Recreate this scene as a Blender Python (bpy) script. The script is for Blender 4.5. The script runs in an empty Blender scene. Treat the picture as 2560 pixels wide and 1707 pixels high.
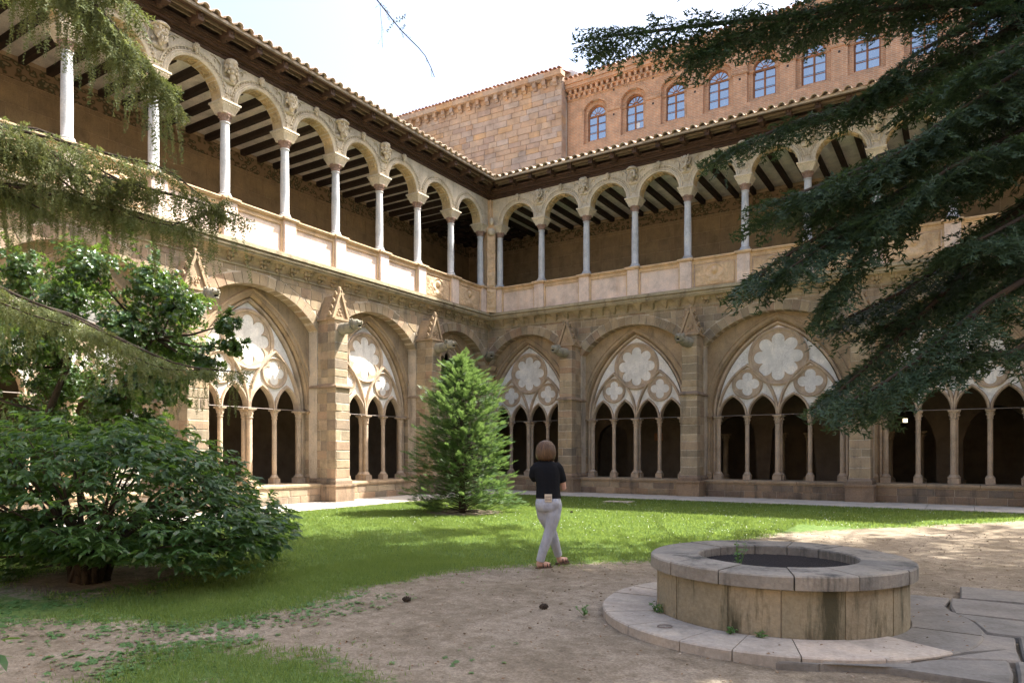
import bpy, math, random
import numpy as np
from mathutils import Vector
R_ = math.radians
rnd = random.Random(7)
nrng = np.random.default_rng(11)
sc = bpy.context.scene
col = sc.collection

# ------------------------------------------------------------------ camera
cam_d = bpy.data.cameras.new('camera'); cam = bpy.data.objects.new('camera', cam_d); col.objects.link(cam)
CAM = Vector((16.376, -24.111, 1.52)); YAW = R_(32.46)
cam.location = CAM; cam.rotation_euler = (R_(90), 0, YAW)
cam_d.sensor_width = 36.0; cam_d.lens = 36.0 * 1769.8 / 2560.0; cam_d.shift_y = 277.7 / 2560.0
cam_d.clip_start = 0.05; cam_d.clip_end = 3000
cam_d.dof.use_dof = True; cam_d.dof.focus_distance = 13.0; cam_d.dof.aperture_fstop = 13.0
sc.camera = cam

# ------------------------------------------------------------------ sky, sun, exposure
SUN = Vector((1.0, 1.19, 2.25)).normalized()
elev = math.asin(SUN.z); azim = math.atan2(SUN.x, SUN.y)
wd = bpy.data.worlds.new('World'); sc.world = wd; wd.use_nodes = True
nt = wd.node_tree; nt.nodes.clear()
sky = nt.nodes.new('ShaderNodeTexSky'); sky.sky_type = 'NISHITA'; sky.sun_disc = False
sky.sun_elevation = elev; sky.sun_rotation = azim; sky.dust_density = 5.5; sky.air_density = 1.0; sky.ozone_density = 0.8
bg = nt.nodes.new('ShaderNodeBackground'); bg.inputs[1].default_value = 0.15
wo = nt.nodes.new('ShaderNodeOutputWorld')
nt.links.new(sky.outputs[0], bg.inputs[0]); nt.links.new(bg.outputs[0], wo.inputs[0])
sl = bpy.data.lights.new('sun', 'SUN'); sl.energy = 4.9; sl.angle = R_(0.53); sl.color = (1.0, 0.96, 0.89)
so = bpy.data.objects.new('sun', sl); col.objects.link(so)
so.rotation_euler = SUN.to_track_quat('Z', 'Y').to_euler(); so.location = (30, 35, 60)
sc.view_settings.view_transform = 'Standard'; sc.view_settings.look = 'None'; sc.view_settings.gamma = 1.0
sc.view_settings.exposure = 1.8
try: sc.view_settings.use_curve_mapping = False
except Exception: pass
sc.cycles.max_bounces = 8; sc.cycles.diffuse_bounces = 5; sc.cycles.transparent_max_bounces = 8

# ------------------------------------------------------------------ helpers
def tag(o, label=None, cat=None, group=None, kind=None):
    if label: o['label'] = label
    if cat: o['category'] = cat
    if group: o['group'] = group
    if kind: o['kind'] = kind
    return o

def thing(name, label, cat, loc=(0, 0, 0), group=None, rotz=0):
    o = bpy.data.objects.new(name, None); col.objects.link(o)
    o.location = loc; o.rotation_euler = (0, 0, rotz); o.empty_display_size = .2
    return tag(o, label, cat, group)

def sub(name, parent):
    o = bpy.data.objects.new(name, None); col.objects.link(o); o.parent = parent; o.empty_display_size = .1
    return o

class M:
    """collects polygons, builds one mesh object"""
    def __init__(s): s.v = []; s.f = []; s.T = None
    def add(s, vs, fs):
        b = len(s.v); s.v.extend(vs); s.f.extend([tuple(i + b for i in f) for f in fs]); return s
    def box(s, x0, x1, y0, y1, z0, z1):
        return s.add([(x0,y0,z0),(x1,y0,z0),(x1,y1,z0),(x0,y1,z0),(x0,y0,z1),(x1,y0,z1),(x1,y1,z1),(x0,y1,z1)],
              [(0,3,2,1),(4,5,6,7),(0,1,5,4),(1,2,6,5),(2,3,7,6),(3,0,4,7)])
    def cham(s, x0, x1, y0, y1, z0, z1, c=.015, j=0.0):
        """block with chamfered front (+y) edges"""
        r = lambda: rnd.uniform(-j, j)
        y2 = y1 - c
        vs = [(x0,y0,z0),(x1,y0,z0),(x1,y0,z1),(x0,y0,z1),(x0,y2,z0),(x1,y2,z0),(x1,y2,z1),(x0,y2,z1),
              (x0+c+abs(r()),y1+r(),z0+c+abs(r())),(x1-c-abs(r()),y1+r(),z0+c+abs(r())),(x1-c-abs(r()),y1+r(),z1-c-abs(r())),(x0+c+abs(r()),y1+r(),z1-c-abs(r()))]
        fs = [(0,1,2,3),(0,4,5,1),(1,5,6,2),(2,6,7,3),(3,7,4,0),(4,8,9,5),(5,9,10,6),(6,10,11,7),(7,11,8,4),(8,11,10,9)]
        return s.add(vs, fs)
    def prism(s, pts, y0, y1, c=0.0):
        """polygon (x,z) extruded from y0 to y1, front (y1) optionally inset by c"""
        n = len(pts)
        cx = sum(p[0] for p in pts) / n; cz = sum(p[1] for p in pts) / n
        back = [(p[0], y0, p[1]) for p in pts]
        if c > 0:
            mid = [(p[0], y1 - c, p[1]) for p in pts]
            fr = []
            for p in pts:
                d = math.hypot(p[0]-cx, p[1]-cz) or 1
                k = max(0.3, 1 - c * 1.3 / d); fr.append((cx + (p[0]-cx)*k, y1, cz + (p[1]-cz)*k))
            vs = back + mid + fr
            fs = [tuple(range(n)), tuple(range(3*n-1, 2*n-1, -1))]
            for a in (0, n):
                fs += [(a+i, a+n+i, a+n+(i+1) % n, a+(i+1) % n) for i in range(n)]
        else:
            vs = back + [(p[0], y1, p[1]) for p in pts]
            fs = [tuple(range(n)), tuple(range(2*n-1, n-1, -1))] + [(i, n+i, n+(i+1) % n, (i+1) % n) for i in range(n)]
        return s.add(vs, fs)
    def lathe(s, cx, cy, prof, n=12, sq=False, cap=True):
        """profile list (r,z) around vertical axis; sq: square section"""
        vs = []
        if sq: n = 4
        for r, z in prof:
            for i in range(n):
                a = 2*math.pi*(i + (.5 if sq else 0))/n
                rr = r*math.sqrt(2) if sq else r
                vs.append((cx + rr*math.cos(a), cy + rr*math.sin(a), z))
        fs = []
        for k in range(len(prof)-1):
            for i in range(n):
                fs.append((k*n+i, k*n+(i+1) % n, (k+1)*n+(i+1) % n, (k+1)*n+i))
        if cap: fs += [tuple(range(n-1, -1, -1)), tuple((len(prof)-1)*n+i for i in range(n))]
        return s.add(vs, fs)
    def tube(s, pts, r, n=6, caps=True):
        """round tube along 3D points; r number or list"""
        P = [Vector(p) for p in pts]; k = len(P)
        rs = r if isinstance(r, (list, tuple)) else [r]*k
        vs = []; prev = None
        for i in range(k):
            t = (P[min(i+1, k-1)] - P[max(i-1, 0)])
            if t.length < 1e-9: t = Vector((0, 0, 1))
            t.normalize()
            if prev is None:
                a = Vector((0, 0, 1)) if abs(t.z) < .9 else Vector((1, 0, 0))
                nx = t.cross(a).normalized()
            else:
                nx = (prev - t*prev.dot(t))
                nx = nx.normalized() if nx.length > 1e-6 else t.cross(Vector((0, 1, 0))).normalized()
            prev = nx; ny = t.cross(nx)
            for j in range(n):
                a = 2*math.pi*j/n; q = P[i] + (nx*math.cos(a) + ny*math.sin(a))*rs[i]
                vs.append((q.x, q.y, q.z))
        fs = [(i*n+j, i*n+(j+1) % n, (i+1)*n+(j+1) % n, (i+1)*n+j) for i in range(k-1) for j in range(n)]
        if caps: fs += [tuple(range(n-1, -1, -1)), tuple((k-1)*n+j for j in range(n))]
        return s.add(vs, fs)
    def sweep(s, path, prof, closed=False):
        """path of (x,z); prof of (offset along in-plane normal, y). Closed profile. Mitred."""
        n = len(path); m = len(prof); vs = []
        for i in range(n):
            a = path[i-1] if (i > 0 or closed) else None
            b = path[(i+1) % n] if (i < n-1 or closed) else None
            p = path[i]; ns = []
            if a is not None:
                d = (p[0]-a[0], p[1]-a[1]); L = math.hypot(*d) or 1; ns.append((-d[1]/L, d[0]/L))
            if b is not None:
                d = (b[0]-p[0], b[1]-p[1]); L = math.hypot(*d) or 1; ns.append((-d[1]/L, d[0]/L))
            nx = sum(q[0] for q in ns)/len(ns); nz = sum(q[1] for q in ns)/len(ns)
            L2 = nx*nx + nz*nz or 1; nx /= L2; nz /= L2
            if L2 < .2: nx *= .4; nz *= .4
            for o, y in prof: vs.append((p[0]+nx*o, y, p[1]+nz*o))
        fs = []
        for i in range(n if closed else n-1):
            j = (i+1) % n
            for k in range(m):
                l = (k+1) % m
                fs.append((i*m+k, i*m+l, j*m+l, j*m+k))
        if not closed: fs += [tuple(range(m-1, -1, -1)), tuple((n-1)*m+k for k in range(m))]
        return s.add(vs, fs)
    def strip(s, us, zlo, zhi, y0, y1):
        """wall sheet between curves zlo(u), zhi(u) with thickness y0..y1"""
        n = len(us); vs = []
        for u in us:
            a, b = zlo(u), zhi(u)
            vs += [(u, y1, a), (u, y1, b), (u, y0, a), (u, y0, b)]
        fs = []
        for i in range(n-1):
            a, b = i*4, i*4+4
            fs += [(a, a+1, b+1, b), (a+2, b+2, b+3, a+3), (a, b, b+2, a+2), (a+1, a+3, b+3, b+1)]
        fs += [(0, 2, 3, 1), ((n-1)*4, (n-1)*4+1, (n-1)*4+3, (n-1)*4+2)]
        return s.add(vs, fs)
    def grid(s, X, Y, Z):
        ny, nx = X.shape
        vs = list(zip(X.ravel().tolist(), Y.ravel().tolist(), Z.ravel().tolist()))
        fs = [(j*nx+i, j*nx+i+1, (j+1)*nx+i+1, (j+1)*nx+i) for j in range(ny-1) for i in range(nx-1)]
        return s.add(vs, fs)
    def ball(s, c, r, nu=8, nv=5, sc_=(1, 1, 1)):
        vs = [(c[0], c[1], c[2]-r*sc_[2])]
        for j in range(1, nv):
            t = -math.pi/2 + math.pi*j/nv
            for i in range(nu):
                a = 2*math.pi*i/nu
                vs.append((c[0]+r*sc_[0]*math.cos(t)*math.cos(a), c[1]+r*sc_[1]*math.cos(t)*math.sin(a), c[2]+r*sc_[2]*math.sin(t)))
        vs.append((c[0], c[1], c[2]+r*sc_[2])); L = len(vs)-1
        fs = [(0, 1+(i+1) % nu, 1+i) for i in range(nu)] + [(L, 1+(nv-2)*nu+i, 1+(nv-2)*nu+(i+1) % nu) for i in range(nu)]
        for j in range(nv-2):
            fs += [(1+j*nu+i, 1+j*nu+(i+1) % nu, 1+(j+1)*nu+(i+1) % nu, 1+(j+1)*nu+i) for i in range(nu)]
        return s.add(vs, fs)
    def mesh(s, name, mat, smooth=False, T=None):
        me = bpy.data.meshes.new(name)
        vs = [T(v) for v in s.v] if T else s.v
        me.from_pydata(vs, [], s.f); me.update()
        if mat: me.materials.append(mat)
        if smooth: me.shade_smooth()
        return me
    def build(s, name, mat, parent=None, smooth=False, T=None, kind=None, ang=None):
        me = s.mesh(name, mat, smooth, T)
        o = bpy.data.objects.new(name, me); col.objects.link(o)
        if parent is not None: o.parent = parent
        if kind: o['kind'] = kind
        if smooth and ang:
            try: me.set_sharp_from_angle(angle=R_(ang))
            except Exception: pass
        return o

def inst(name, me, parent, loc, rotz=0, scale=(1, 1, 1), rot=None):
    o = bpy.data.objects.new(name, me); col.objects.link(o)
    if parent is not None: o.parent = parent
    o.location = loc; o.rotation_euler = rot if rot else (0, 0, rotz); o.scale = scale
    return o

def big_mesh(name, V, F, mat, parent=None, kind=None, smooth=False, uvr=None):
    """numpy arrays -> mesh (F: all tris or all quads)"""
    me = bpy.data.meshes.new(name); k = F.shape[1]
    me.vertices.add(len(V)); me.vertices.foreach_set('co', V.astype(np.float32).ravel())
    me.loops.add(F.size); me.loops.foreach_set('vertex_index', F.astype(np.int32).ravel())
    me.polygons.add(len(F)); me.polygons.foreach_set('loop_start', np.arange(0, F.size, k, dtype=np.int32))
    me.update(calc_edges=True)
    if smooth: me.shade_smooth()
    me.materials.append(mat)
    o = bpy.data.objects.new(name, me); col.objects.link(o)
    if parent is not None: o.parent = parent
    if kind: o['kind'] = kind
    return o

# ------------------------------------------------------------------ materials
def N(nt, t, **k):
    n = nt.nodes.new(t)
    for a, b in k.items(): setattr(n, a, b)
    return n

def new_mat(name, rough=.85, spec=.3):
    m = bpy.data.materials.new(name); m.use_nodes = True
    b = m.node_tree.nodes['Principled BSDF']; b.inputs['Roughness'].default_value = rough
    b.inputs['Specular IOR Level'].default_value = spec
    return m, m.node_tree, b

def ramp(nt, fac, stops, interp='LINEAR'):
    r = N(nt, 'ShaderNodeValToRGB'); r.color_ramp.interpolation = interp
    e = r.color_ramp.elements
    while len(e) < len(stops): e.new(.5)
    for i, (p, c) in enumerate(stops):
        e[i].position = p; e[i].color = (*c, 1) if len(c) == 3 else c
    nt.links.new(fac, r.inputs[0]); return r.outputs[0]

def noise(nt, vec, scale, detail=4, rough=.6, out=0):
    n = N(nt, 'ShaderNodeTexNoise'); n.inputs['Scale'].default_value = scale
    n.inputs['Detail'].default_value = detail; n.inputs['Roughness'].default_value = rough
    if vec is not None: nt.links.new(vec, n.inputs['Vector'])
    return n.outputs[out]

def mathn(nt, op, a, b=None, clamp=False):
    n = N(nt, 'ShaderNodeMath', operation=op); n.use_clamp = clamp
    for i, x in enumerate((a, b)):
        if x is None: continue
        if isinstance(x, (int, float)): n.inputs[i].default_value = x
        else: nt.links.new(x, n.inputs[i])
    return n.outputs[0]

def mixc(nt, f, a, b, blend='MIX'):
    n = N(nt, 'ShaderNodeMix', data_type='RGBA', blend_type=blend)
    for i, x in ((0, f), (6, a), (7, b)):
        if isinstance(x, (int, float)): n.inputs[i].default_value = x
        elif isinstance(x, tuple): n.inputs[i].default_value = (*x, 1)
        else: nt.links.new(x, n.inputs[i])
    return n.outputs[2]

def mapping(nt, vec, scale=(1, 1, 1), rot=(0, 0, 0)):
    n = N(nt, 'ShaderNodeMapping'); n.inputs['Scale'].default_value = scale; n.inputs['Rotation'].default_value = rot
    nt.links.new(vec, n.inputs[0]); return n.outputs[0]

def bump(nt, bsdf, h, strength=.4, dist=.02):
    n = N(nt, 'ShaderNodeBump'); n.inputs['Strength'].default_value = strength; n.inputs['Distance'].default_value = dist
    nt.links.new(h, n.inputs['Height']); nt.links.new(n.outputs[0], bsdf.inputs['Normal'])

def rand_of(nt):
    oi = N(nt, 'ShaderNodeObjectInfo'); g = N(nt, 'ShaderNodeNewGeometry')
    return mathn(nt, 'FRACT', mathn(nt, 'ADD', oi.outputs['Random'], g.outputs['Random Per Island'])), g.outputs['Position']

def stone(name, cols, rough=.9, grime=(.12, .10, .08), grime_amt=.35, bs=.5, fine=30, pos_scale=1.0, streak=True, blotch=None, mort=None):
    """weathered stone: one colour out of the ramp per block, mottling, run-off streaks"""
    m, nt, b = new_mat(name, rough, .2)
    r, pos = rand_of(nt)
    stops = [(i/(len(cols)-1), c) for i, c in enumerate(cols)] if len(cols) > 1 else [(0, cols[0]), (1, cols[0])]
    c = ramp(nt, r, stops)
    n1 = noise(nt, pos, 2.2*pos_scale, 6, .65); n2 = noise(nt, pos, fine, 5, .7)
    c = mixc(nt, .9, c, ramp(nt, n1, [(.25, (.62, .60, .58)), (.5, (1, 1, 1)), (.75, (1.3, 1.24, 1.15))]), 'MULTIPLY')
    c = mixc(nt, .6, c, ramp(nt, n2, [(.3, (.7, .68, .66)), (.7, (1.25, 1.25, 1.25))]), 'MULTIPLY')
    if blotch:
        nb = noise(nt, pos, 1.3, 5, .7)
        c = mixc(nt, ramp(nt, nb, [(.5, (0, 0, 0)), (.62, (.8, .8, .8))]), c, blotch)
    if streak:
        ns = noise(nt, mapping(nt, pos, (3.0, 3.0, .45)), 1.0, 6, .7)
        f = ramp(nt, ns, [(.52, (0, 0, 0)), (.72, (grime_amt*2,)*3)])
        c = mixc(nt, f, c, grime)
    nt.links.new(c, b.inputs['Base Color'])
    h = mathn(nt, 'ADD', mathn(nt, 'MULTIPLY', n2, .6), noise(nt, pos, 9, 4, .6))
    bump(nt, b, h, bs, .02)
    return m

MAT = {}
MAT['ashlar'] = stone('sandstone', [(.29,.22,.14),(.37,.29,.19),(.25,.205,.145),(.42,.34,.235),(.34,.235,.155),(.22,.185,.14)], grime_amt=.3)
MAT['base_stone'] = stone('damp_sandstone', [(.27,.19,.125),(.20,.165,.13),(.33,.235,.15),(.23,.17,.125)], grime_amt=.5, grime=(.07,.065,.055))
MAT['mortar'] = stone('lime_mortar', [(.50,.43,.34)], grime_amt=.4)
MAT['reveal'] = stone('smooth_sandstone', [(.34,.255,.165),(.38,.285,.185)], grime_amt=.35)
MAT['tracery'] = stone('pale_tracery_stone', [(.47,.37,.27)], grime_amt=.3, bs=.3)
MAT['alabaster'] = stone('alabaster', [(.74,.72,.68),(.78,.77,.74)], grime=(.45,.42,.38), grime_amt=.35, bs=.15, rough=.55, blotch=(.62,.60,.56))
MAT['corbel'] = stone('olive_weathered_stone', [(.34,.28,.17),(.38,.30,.20)], grime_amt=.4, grime=(.10,.09,.06))
MAT['cornice'] = stone('lichened_cornice_stone', [(.36,.31,.21)], grime_amt=.5, grime=(.13,.10,.07))
MAT['parapet'] = stone('pink_limewash', [(.66,.54,.46)], grime=(.52,.34,.20), grime_amt=.25, bs=.2, streak=True, blotch=None)
MAT['parapet_trim'] = stone('ochre_plaster_trim', [(.60,.44,.28)], grime=(.36,.24,.14), grime_amt=.3, bs=.4)
MAT['cream'] = stone('cream_stucco', [(.56,.50,.385)], grime=(.33,.27,.18), grime_amt=.3, bs=.45, fine=22)
MAT['soffit'] = stone('ochre_stucco', [(.52,.41,.24)], grime=(.32,.23,.12), grime_amt=.3)
MAT['marble'] = stone('grey_marble', [(.47,.49,.50)], grime=(.62,.58,.52), grime_amt=.45, bs=.1, rough=.6)
MAT['capred'] = stone('brown_capital_stone', [(.30,.21,.17)], grime_amt=.3)
MAT['garg'] = stone('lichened_gargoyle_stone', [(.27,.25,.19)], grime=(.07,.07,.06), grime_amt=.5, bs=.9)
MAT['church'] = stone('warm_rubble_stone', [(.41,.27,.18),(.45,.32,.225),(.37,.265,.205),(.43,.34,.275),(.47,.30,.17),(.38,.31,.265)], grime_amt=.15)
MAT['slab'] = stone('grey_flagstone', [(.20,.19,.17),(.18,.172,.158),(.225,.208,.185)], grime=(.10,.10,.09), grime_amt=.3, bs=.3)
MAT['apron'] = stone('pale_flagstone', [(.40,.35,.29),(.35,.32,.275),(.43,.37,.31)], grime=(.20,.18,.15), grime_amt=.3, bs=.25)
MAT['rim'] = stone('weathered_rim_stone', [(.23,.215,.185),(.28,.255,.215),(.20,.19,.17)], grime=(.06,.06,.055), grime_amt=.65, bs=.5)
MAT['wellwall'] = stone('mossy_well_stone', [(.25,.22,.15),(.30,.255,.175)], grime=(.07,.065,.04), grime_amt=.95, bs=.5)
MAT['walk'] = stone('concrete_walk', [(.46,.43,.385)], grime=(.25,.23,.2), grime_amt=.25, bs=.15)
MAT['ceil'] = stone('white_ceiling', [(.78,.76,.73)], grime=(.5,.46,.42), grime_amt=.2, bs=.05)
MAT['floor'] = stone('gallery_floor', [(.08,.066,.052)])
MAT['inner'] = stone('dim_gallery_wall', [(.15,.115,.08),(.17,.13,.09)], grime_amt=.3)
MAT['block'] = stone('brown_gallery_block', [(.29,.22,.13),(.265,.20,.12),(.31,.235,.135)], grime=(.16,.11,.06), grime_amt=.3, bs=.1)
MAT['joint'] = stone('pale_joint', [(.42,.33,.22)], streak=False, bs=.1)

def wood(name, c1, c2, scale=6):
    m, nt, b = new_mat(name, .75, .3)
    r, pos = rand_of(nt)
    n1 = noise(nt, mapping(nt, pos, (scale, scale, scale*3)), 1.2, 6, .7)
    c = ramp(nt, n1, [(.3, c1), (.7, c2)])
    c = mixc(nt, .5, c, ramp(nt, r, [(0, (.6, .6, .6)), (1, (1.35, 1.3, 1.2))]), 'MULTIPLY')
    nt.links.new(c, b.inputs['Base Color']); bump(nt, b, n1, .4, .01)
    return m
MAT['wood'] = wood('dark_carved_wood', (.035,.020,.013), (.10,.058,.035))
MAT['beam'] = wood('black_beam', (.022,.015,.012), (.05,.034,.026))
MAT['fascia'] = wood('weathered_fascia', (.13,.10,.065), (.27,.21,.14))
MAT['window_wood'] = wood('varnished_window_wood', (.22,.09,.04), (.34,.15,.07))

def tile_mat():
    m, nt, b = new_mat('clay_tile', .85, .2)
    r, pos = rand_of(nt)
    c = ramp(nt, r, [(0, (.44,.33,.22)), (.3, (.52,.41,.30)), (.6, (.38,.26,.17)), (1, (.56,.47,.37))])
    n = noise(nt, pos, 14, 5, .7)
    c = mixc(nt, ramp(nt, n, [(.45, (0,0,0)), (.65, (.75,.75,.75))]), c, (.50,.45,.36))
    nt.links.new(c, b.inputs['Base Color']); bump(nt, b, n, .4, .01)
    return m
MAT['tile'] = tile_mat()
def tile2():
    m, nt, b = new_mat('red_clay_tile', .85, .2)
    r, pos = rand_of(nt)
    c = ramp(nt, r, [(0, (.42,.22,.14)), (.5, (.33,.18,.12)), (1, (.46,.30,.21))])
    nt.links.new(c, b.inputs['Base Color']); return m
MAT['redtile'] = tile2()

def brick_mat():
    m, nt, b = new_mat('old_brick', .9, .2)
    g = N(nt, 'ShaderNodeNewGeometry')
    sx = N(nt, 'ShaderNodeSeparateXYZ'); nt.links.new(g.outputs['Position'], sx.inputs[0])
    cx = N(nt, 'ShaderNodeCombineXYZ')
    nt.links.new(mathn(nt, 'ADD', sx.outputs[0], sx.outputs[1]), cx.inputs[0]); nt.links.new(sx.outputs[2], cx.inputs[1])
    br = N(nt, 'ShaderNodeTexBrick'); nt.links.new(cx.outputs[0], br.inputs['Vector'])
    br.inputs['Color1'].default_value = (.53,.275,.148,1); br.inputs['Color2'].default_value = (.43,.235,.14,1)
    br.inputs['Mortar'].default_value = (.52,.395,.28,1)
    br.inputs['Scale'].default_value = 1.0; br.inputs['Mortar Size'].default_value = .012; br.inputs['Brick Width'].default_value = .29
    br.inputs['Row Height'].default_value = .068; br.inputs['Mortar Smooth'].default_value = .3; br.inputs['Bias'].default_value = -.1
    n1 = noise(nt, g.outputs['Position'], 3, 6, .65)
    c = mixc(nt, .85, br.outputs['Color'], ramp(nt, n1, [(.3, (.72,.72,.72)), (.7, (1.25,1.2,1.15))]), 'MULTIPLY')
    nt.links.new(c, b.inputs['Base Color'])
    h = mathn(nt, 'SUBTRACT', noise(nt, g.outputs['Position'], 40, 3), br.outputs['Fac'])
    bump(nt, b, h, .6, .012)
    return m
MAT['brick'] = brick_mat()
def plain(name, c, rough=.6, spec=.4, metal=0):
    m, nt, b = new_mat(name, rough, spec); g = N(nt, 'ShaderNodeNewGeometry')
    n = noise(nt, g.outputs['Position'], 25, 4, .6)
    nt.links.new(mixc(nt, .5, c, ramp(nt, n, [(.3, tuple(x*.7 for x in c)), (.7, tuple(min(1, x*1.3) for x in c))])), b.inputs['Base Color'])
    b.inputs['Metallic'].default_value = metal
    return m
MAT['brickdark'] = plain('hole_shade', (.03,.02,.015))  # near-black puts the shade of holes and rooms into the colour
MAT['pane'] = new_mat('window_glass', .04, 1.0)[0]
_p = MAT['pane'].node_tree.nodes['Principled BSDF']; _p.inputs['Base Color'].default_value = (.05,.06,.08,1); _p.inputs['Metallic'].default_value = 0.0
_p.inputs['IOR'].default_value = 2.6
MAT['lime'] = plain('limewashed_gable', (.75,.72,.67), .9)
MAT['iron'] = plain('rusted_iron', (.18,.15,.13), .6, .4, .3)
MAT['rod'] = plain('tie_rod_iron', (.20,.17,.145), .6, .4, .2)
MAT['black'] = plain('mesh_and_shade_black', (.012,.010,.009), .9, .1)  # for the well's mesh cover and the painted shade in spout mouths
def frieze_mat():
    m, nt, b = new_mat('painted_frieze', .9, .1); g = N(nt, 'ShaderNodeNewGeometry'); pos = g.outputs['Position']
    v = N(nt, 'ShaderNodeTexVoronoi', feature='SMOOTH_F1'); v.inputs['Scale'].default_value = 7; nt.links.new(mapping(nt, pos, (1,1,1.3)), v.inputs['Vector'])
    w = noise(nt, pos, 11, 3, .5)
    f = ramp(nt, mathn(nt, 'ADD', v.outputs['Distance'], mathn(nt, 'MULTIPLY', w, .5)), [(.42, (.26,.21,.13)), (.5, (.075,.085,.05)), (.62, (.10,.075,.04)), (.75, (.25,.18,.11))])
    nt.links.new(f, b.inputs['Base Color']); return m
MAT['frieze'] = frieze_mat()

def leaf_mat(name, cols, trans=.35, rough=.5, tcol=None, spec=.35):
    m = bpy.data.materials.new(name); m.use_nodes = True; nt = m.node_tree
    b = nt.nodes['Principled BSDF']; out = nt.nodes['Material Output']
    b.inputs['Roughness'].default_value = rough; b.inputs['Specular IOR Level'].default_value = spec
    g = N(nt, 'ShaderNodeNewGeometry')
    n1 = noise(nt, g.outputs['Position'], 1.8, 4, .7)
    f = mathn(nt, 'ADD', mathn(nt, 'MULTIPLY', g.outputs['Random Per Island'], .6), mathn(nt, 'MULTIPLY', mathn(nt, 'SUBTRACT', n1, .25), .9))
    c = ramp(nt, f, [(i/(len(cols)-1), q) for i, q in enumerate(cols)])
    nt.links.new(c, b.inputs['Base Color'])
    t = N(nt, 'ShaderNodeBsdfTranslucent')
    nt.links.new(mixc(nt, .7, c, tcol or (.30,.42,.06)), t.inputs[0])
    mx = N(nt, 'ShaderNodeMixShader'); mx.inputs[0].default_value = trans
    nt.links.new(b.outputs[0], mx.inputs[1]); nt.links.new(t.outputs[0], mx.inputs[2]); nt.links.new(mx.outputs[0], out.inputs[0])
    return m
MAT['cedar'] = leaf_mat('cedar_needles', [(.020,.040,.022),(.032,.060,.030),(.055,.095,.04)], .2, .55, (.16,.24,.05))
MAT['cedar_l'] = leaf_mat('weeping_cedar_needles', [(.06,.085,.03),(.095,.13,.045),(.15,.17,.06),(.11,.085,.035)], .30, .6, (.30,.34,.08))
MAT['bay'] = leaf_mat('glossy_leaves', [(.02,.045,.016),(.035,.075,.02),(.07,.14,.03)], .25, .28, (.30,.48,.05), .6)
MAT['maple'] = leaf_mat('lobed_leaves', [(.018,.042,.018),(.034,.078,.026),(.075,.145,.035)], .34, .38, (.26,.46,.05), .5)
MAT['yew'] = leaf_mat('young_conifer_needles', [(.03,.065,.026),(.06,.12,.04),(.15,.24,.075)], .34, .5, (.28,.42,.10))
MAT['grass'] = leaf_mat('grass_blades', [(.06,.11,.025),(.115,.18,.042),(.22,.28,.08)], .42, .55, (.36,.48,.09))
MAT['weed'] = leaf_mat('clover_leaves', [(.06,.14,.04),(.09,.19,.06),(.13,.25,.09)], .3, .5)
MAT['bark'] = stone('bark', [(.055,.042,.032)], grime=(.03,.025,.02), bs=1.0, fine=18)
MAT['daisy'] = plain('daisy_white', (.8,.8,.76), .7)

def ground_mat():
    m, nt, b = new_mat('lawn_and_soil', .95, .1); g = N(nt, 'ShaderNodeNewGeometry'); pos = g.outputs['Position']
    at = N(nt, 'ShaderNodeAttribute'); at.attribute_name = 'grass'
    n1 = noise(nt, pos, 1.1, 6, .65); n2 = noise(nt, pos, 45, 5, .75); n3 = noise(nt, pos, 7, 5, .7)
    dirt = ramp(nt, n1, [(.3, (.175,.148,.108)), (.5, (.26,.225,.172)), (.72, (.34,.30,.24))])
    dirt = mixc(nt, .8, dirt, ramp(nt, n2, [(.3, (.5,.48,.45)), (.7, (1.45,1.4,1.38))]), 'MULTIPLY')
    dirt = mixc(nt, .85, dirt, ramp(nt, n3, [(.3, (.6,.56,.52)), (.7, (1.25,1.25,1.25))]), 'MULTIPLY')
    gr = ramp(nt, n3, [(.25, (.06,.10,.03)), (.5, (.10,.155,.045)), (.75, (.16,.20,.075))])
    gr = mixc(nt, .9, gr, ramp(nt, n2, [(.3, (.45,.5,.4)), (.7, (1.5,1.5,1.4))]), 'MULTIPLY')
    f = mathn(nt, 'ADD', at.outputs['Fac'], mathn(nt, 'MULTIPLY', mathn(nt, 'SUBTRACT', noise(nt, pos, 9, 6, .75), .5), 1.5))
    f = ramp(nt, f, [(.42, (0,0,0)), (.6, (1,1,1))])
    nt.links.new(mixc(nt, f, dirt, gr), b.inputs['Base Color'])
    bump(nt, b, mathn(nt, 'ADD', n2, n3), .7, .02)
    return m
MAT['ground'] = ground_mat()
# ------------------------------------------------------------------ architecture pieces
TR = lambda v: (v[0], -v[1], v[2])
TL = lambda v: (v[1], -v[0], v[2])
WALLW = -.40; BACKW = -.78; TRW = -1.0

def pt_e(a, h): return (h*h - a*a)/(2*a)
def pt_z(u, a, h, zs):
    e = pt_e(a, h); r = a + e; x = abs(u) + e
    return zs + math.sqrt(max(r*r - x*x, 0))
def pt_path(c, a, h, zs, n=14, z0=None):
    e = pt_e(a, h); r = a + e; t = math.atan2(h, e); P = []
    if z0 is not None: P.append((c - a, z0))
    for i in range(n+1):
        q = t*i/n; P.append((c + e - r*math.cos(q), zs + r*math.sin(q)))
    for i in range(n-1, -1, -1):
        q = t*i/n; P.append((c - e + r*math.cos(q), zs + r*math.sin(q)))
    if z0 is not None: P.append((c + a, z0))
    return P
def seg_arc(c, hs, rise, zs):
    R = (hs*hs + rise*rise)/(2*rise); zc = zs + rise - R
    return R, zc
def frange(a, b, n): return [a + (b-a)*i/n for i in range(n+1)]

def foil_r(phi, nl, d, rho):
    s = 2*math.pi/nl; p = (phi - math.pi/2) % s
    if p > s/2: p -= s
    return d*math.cos(p) + math.sqrt(max(rho*rho - (d*math.sin(p))**2, 0))

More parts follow.
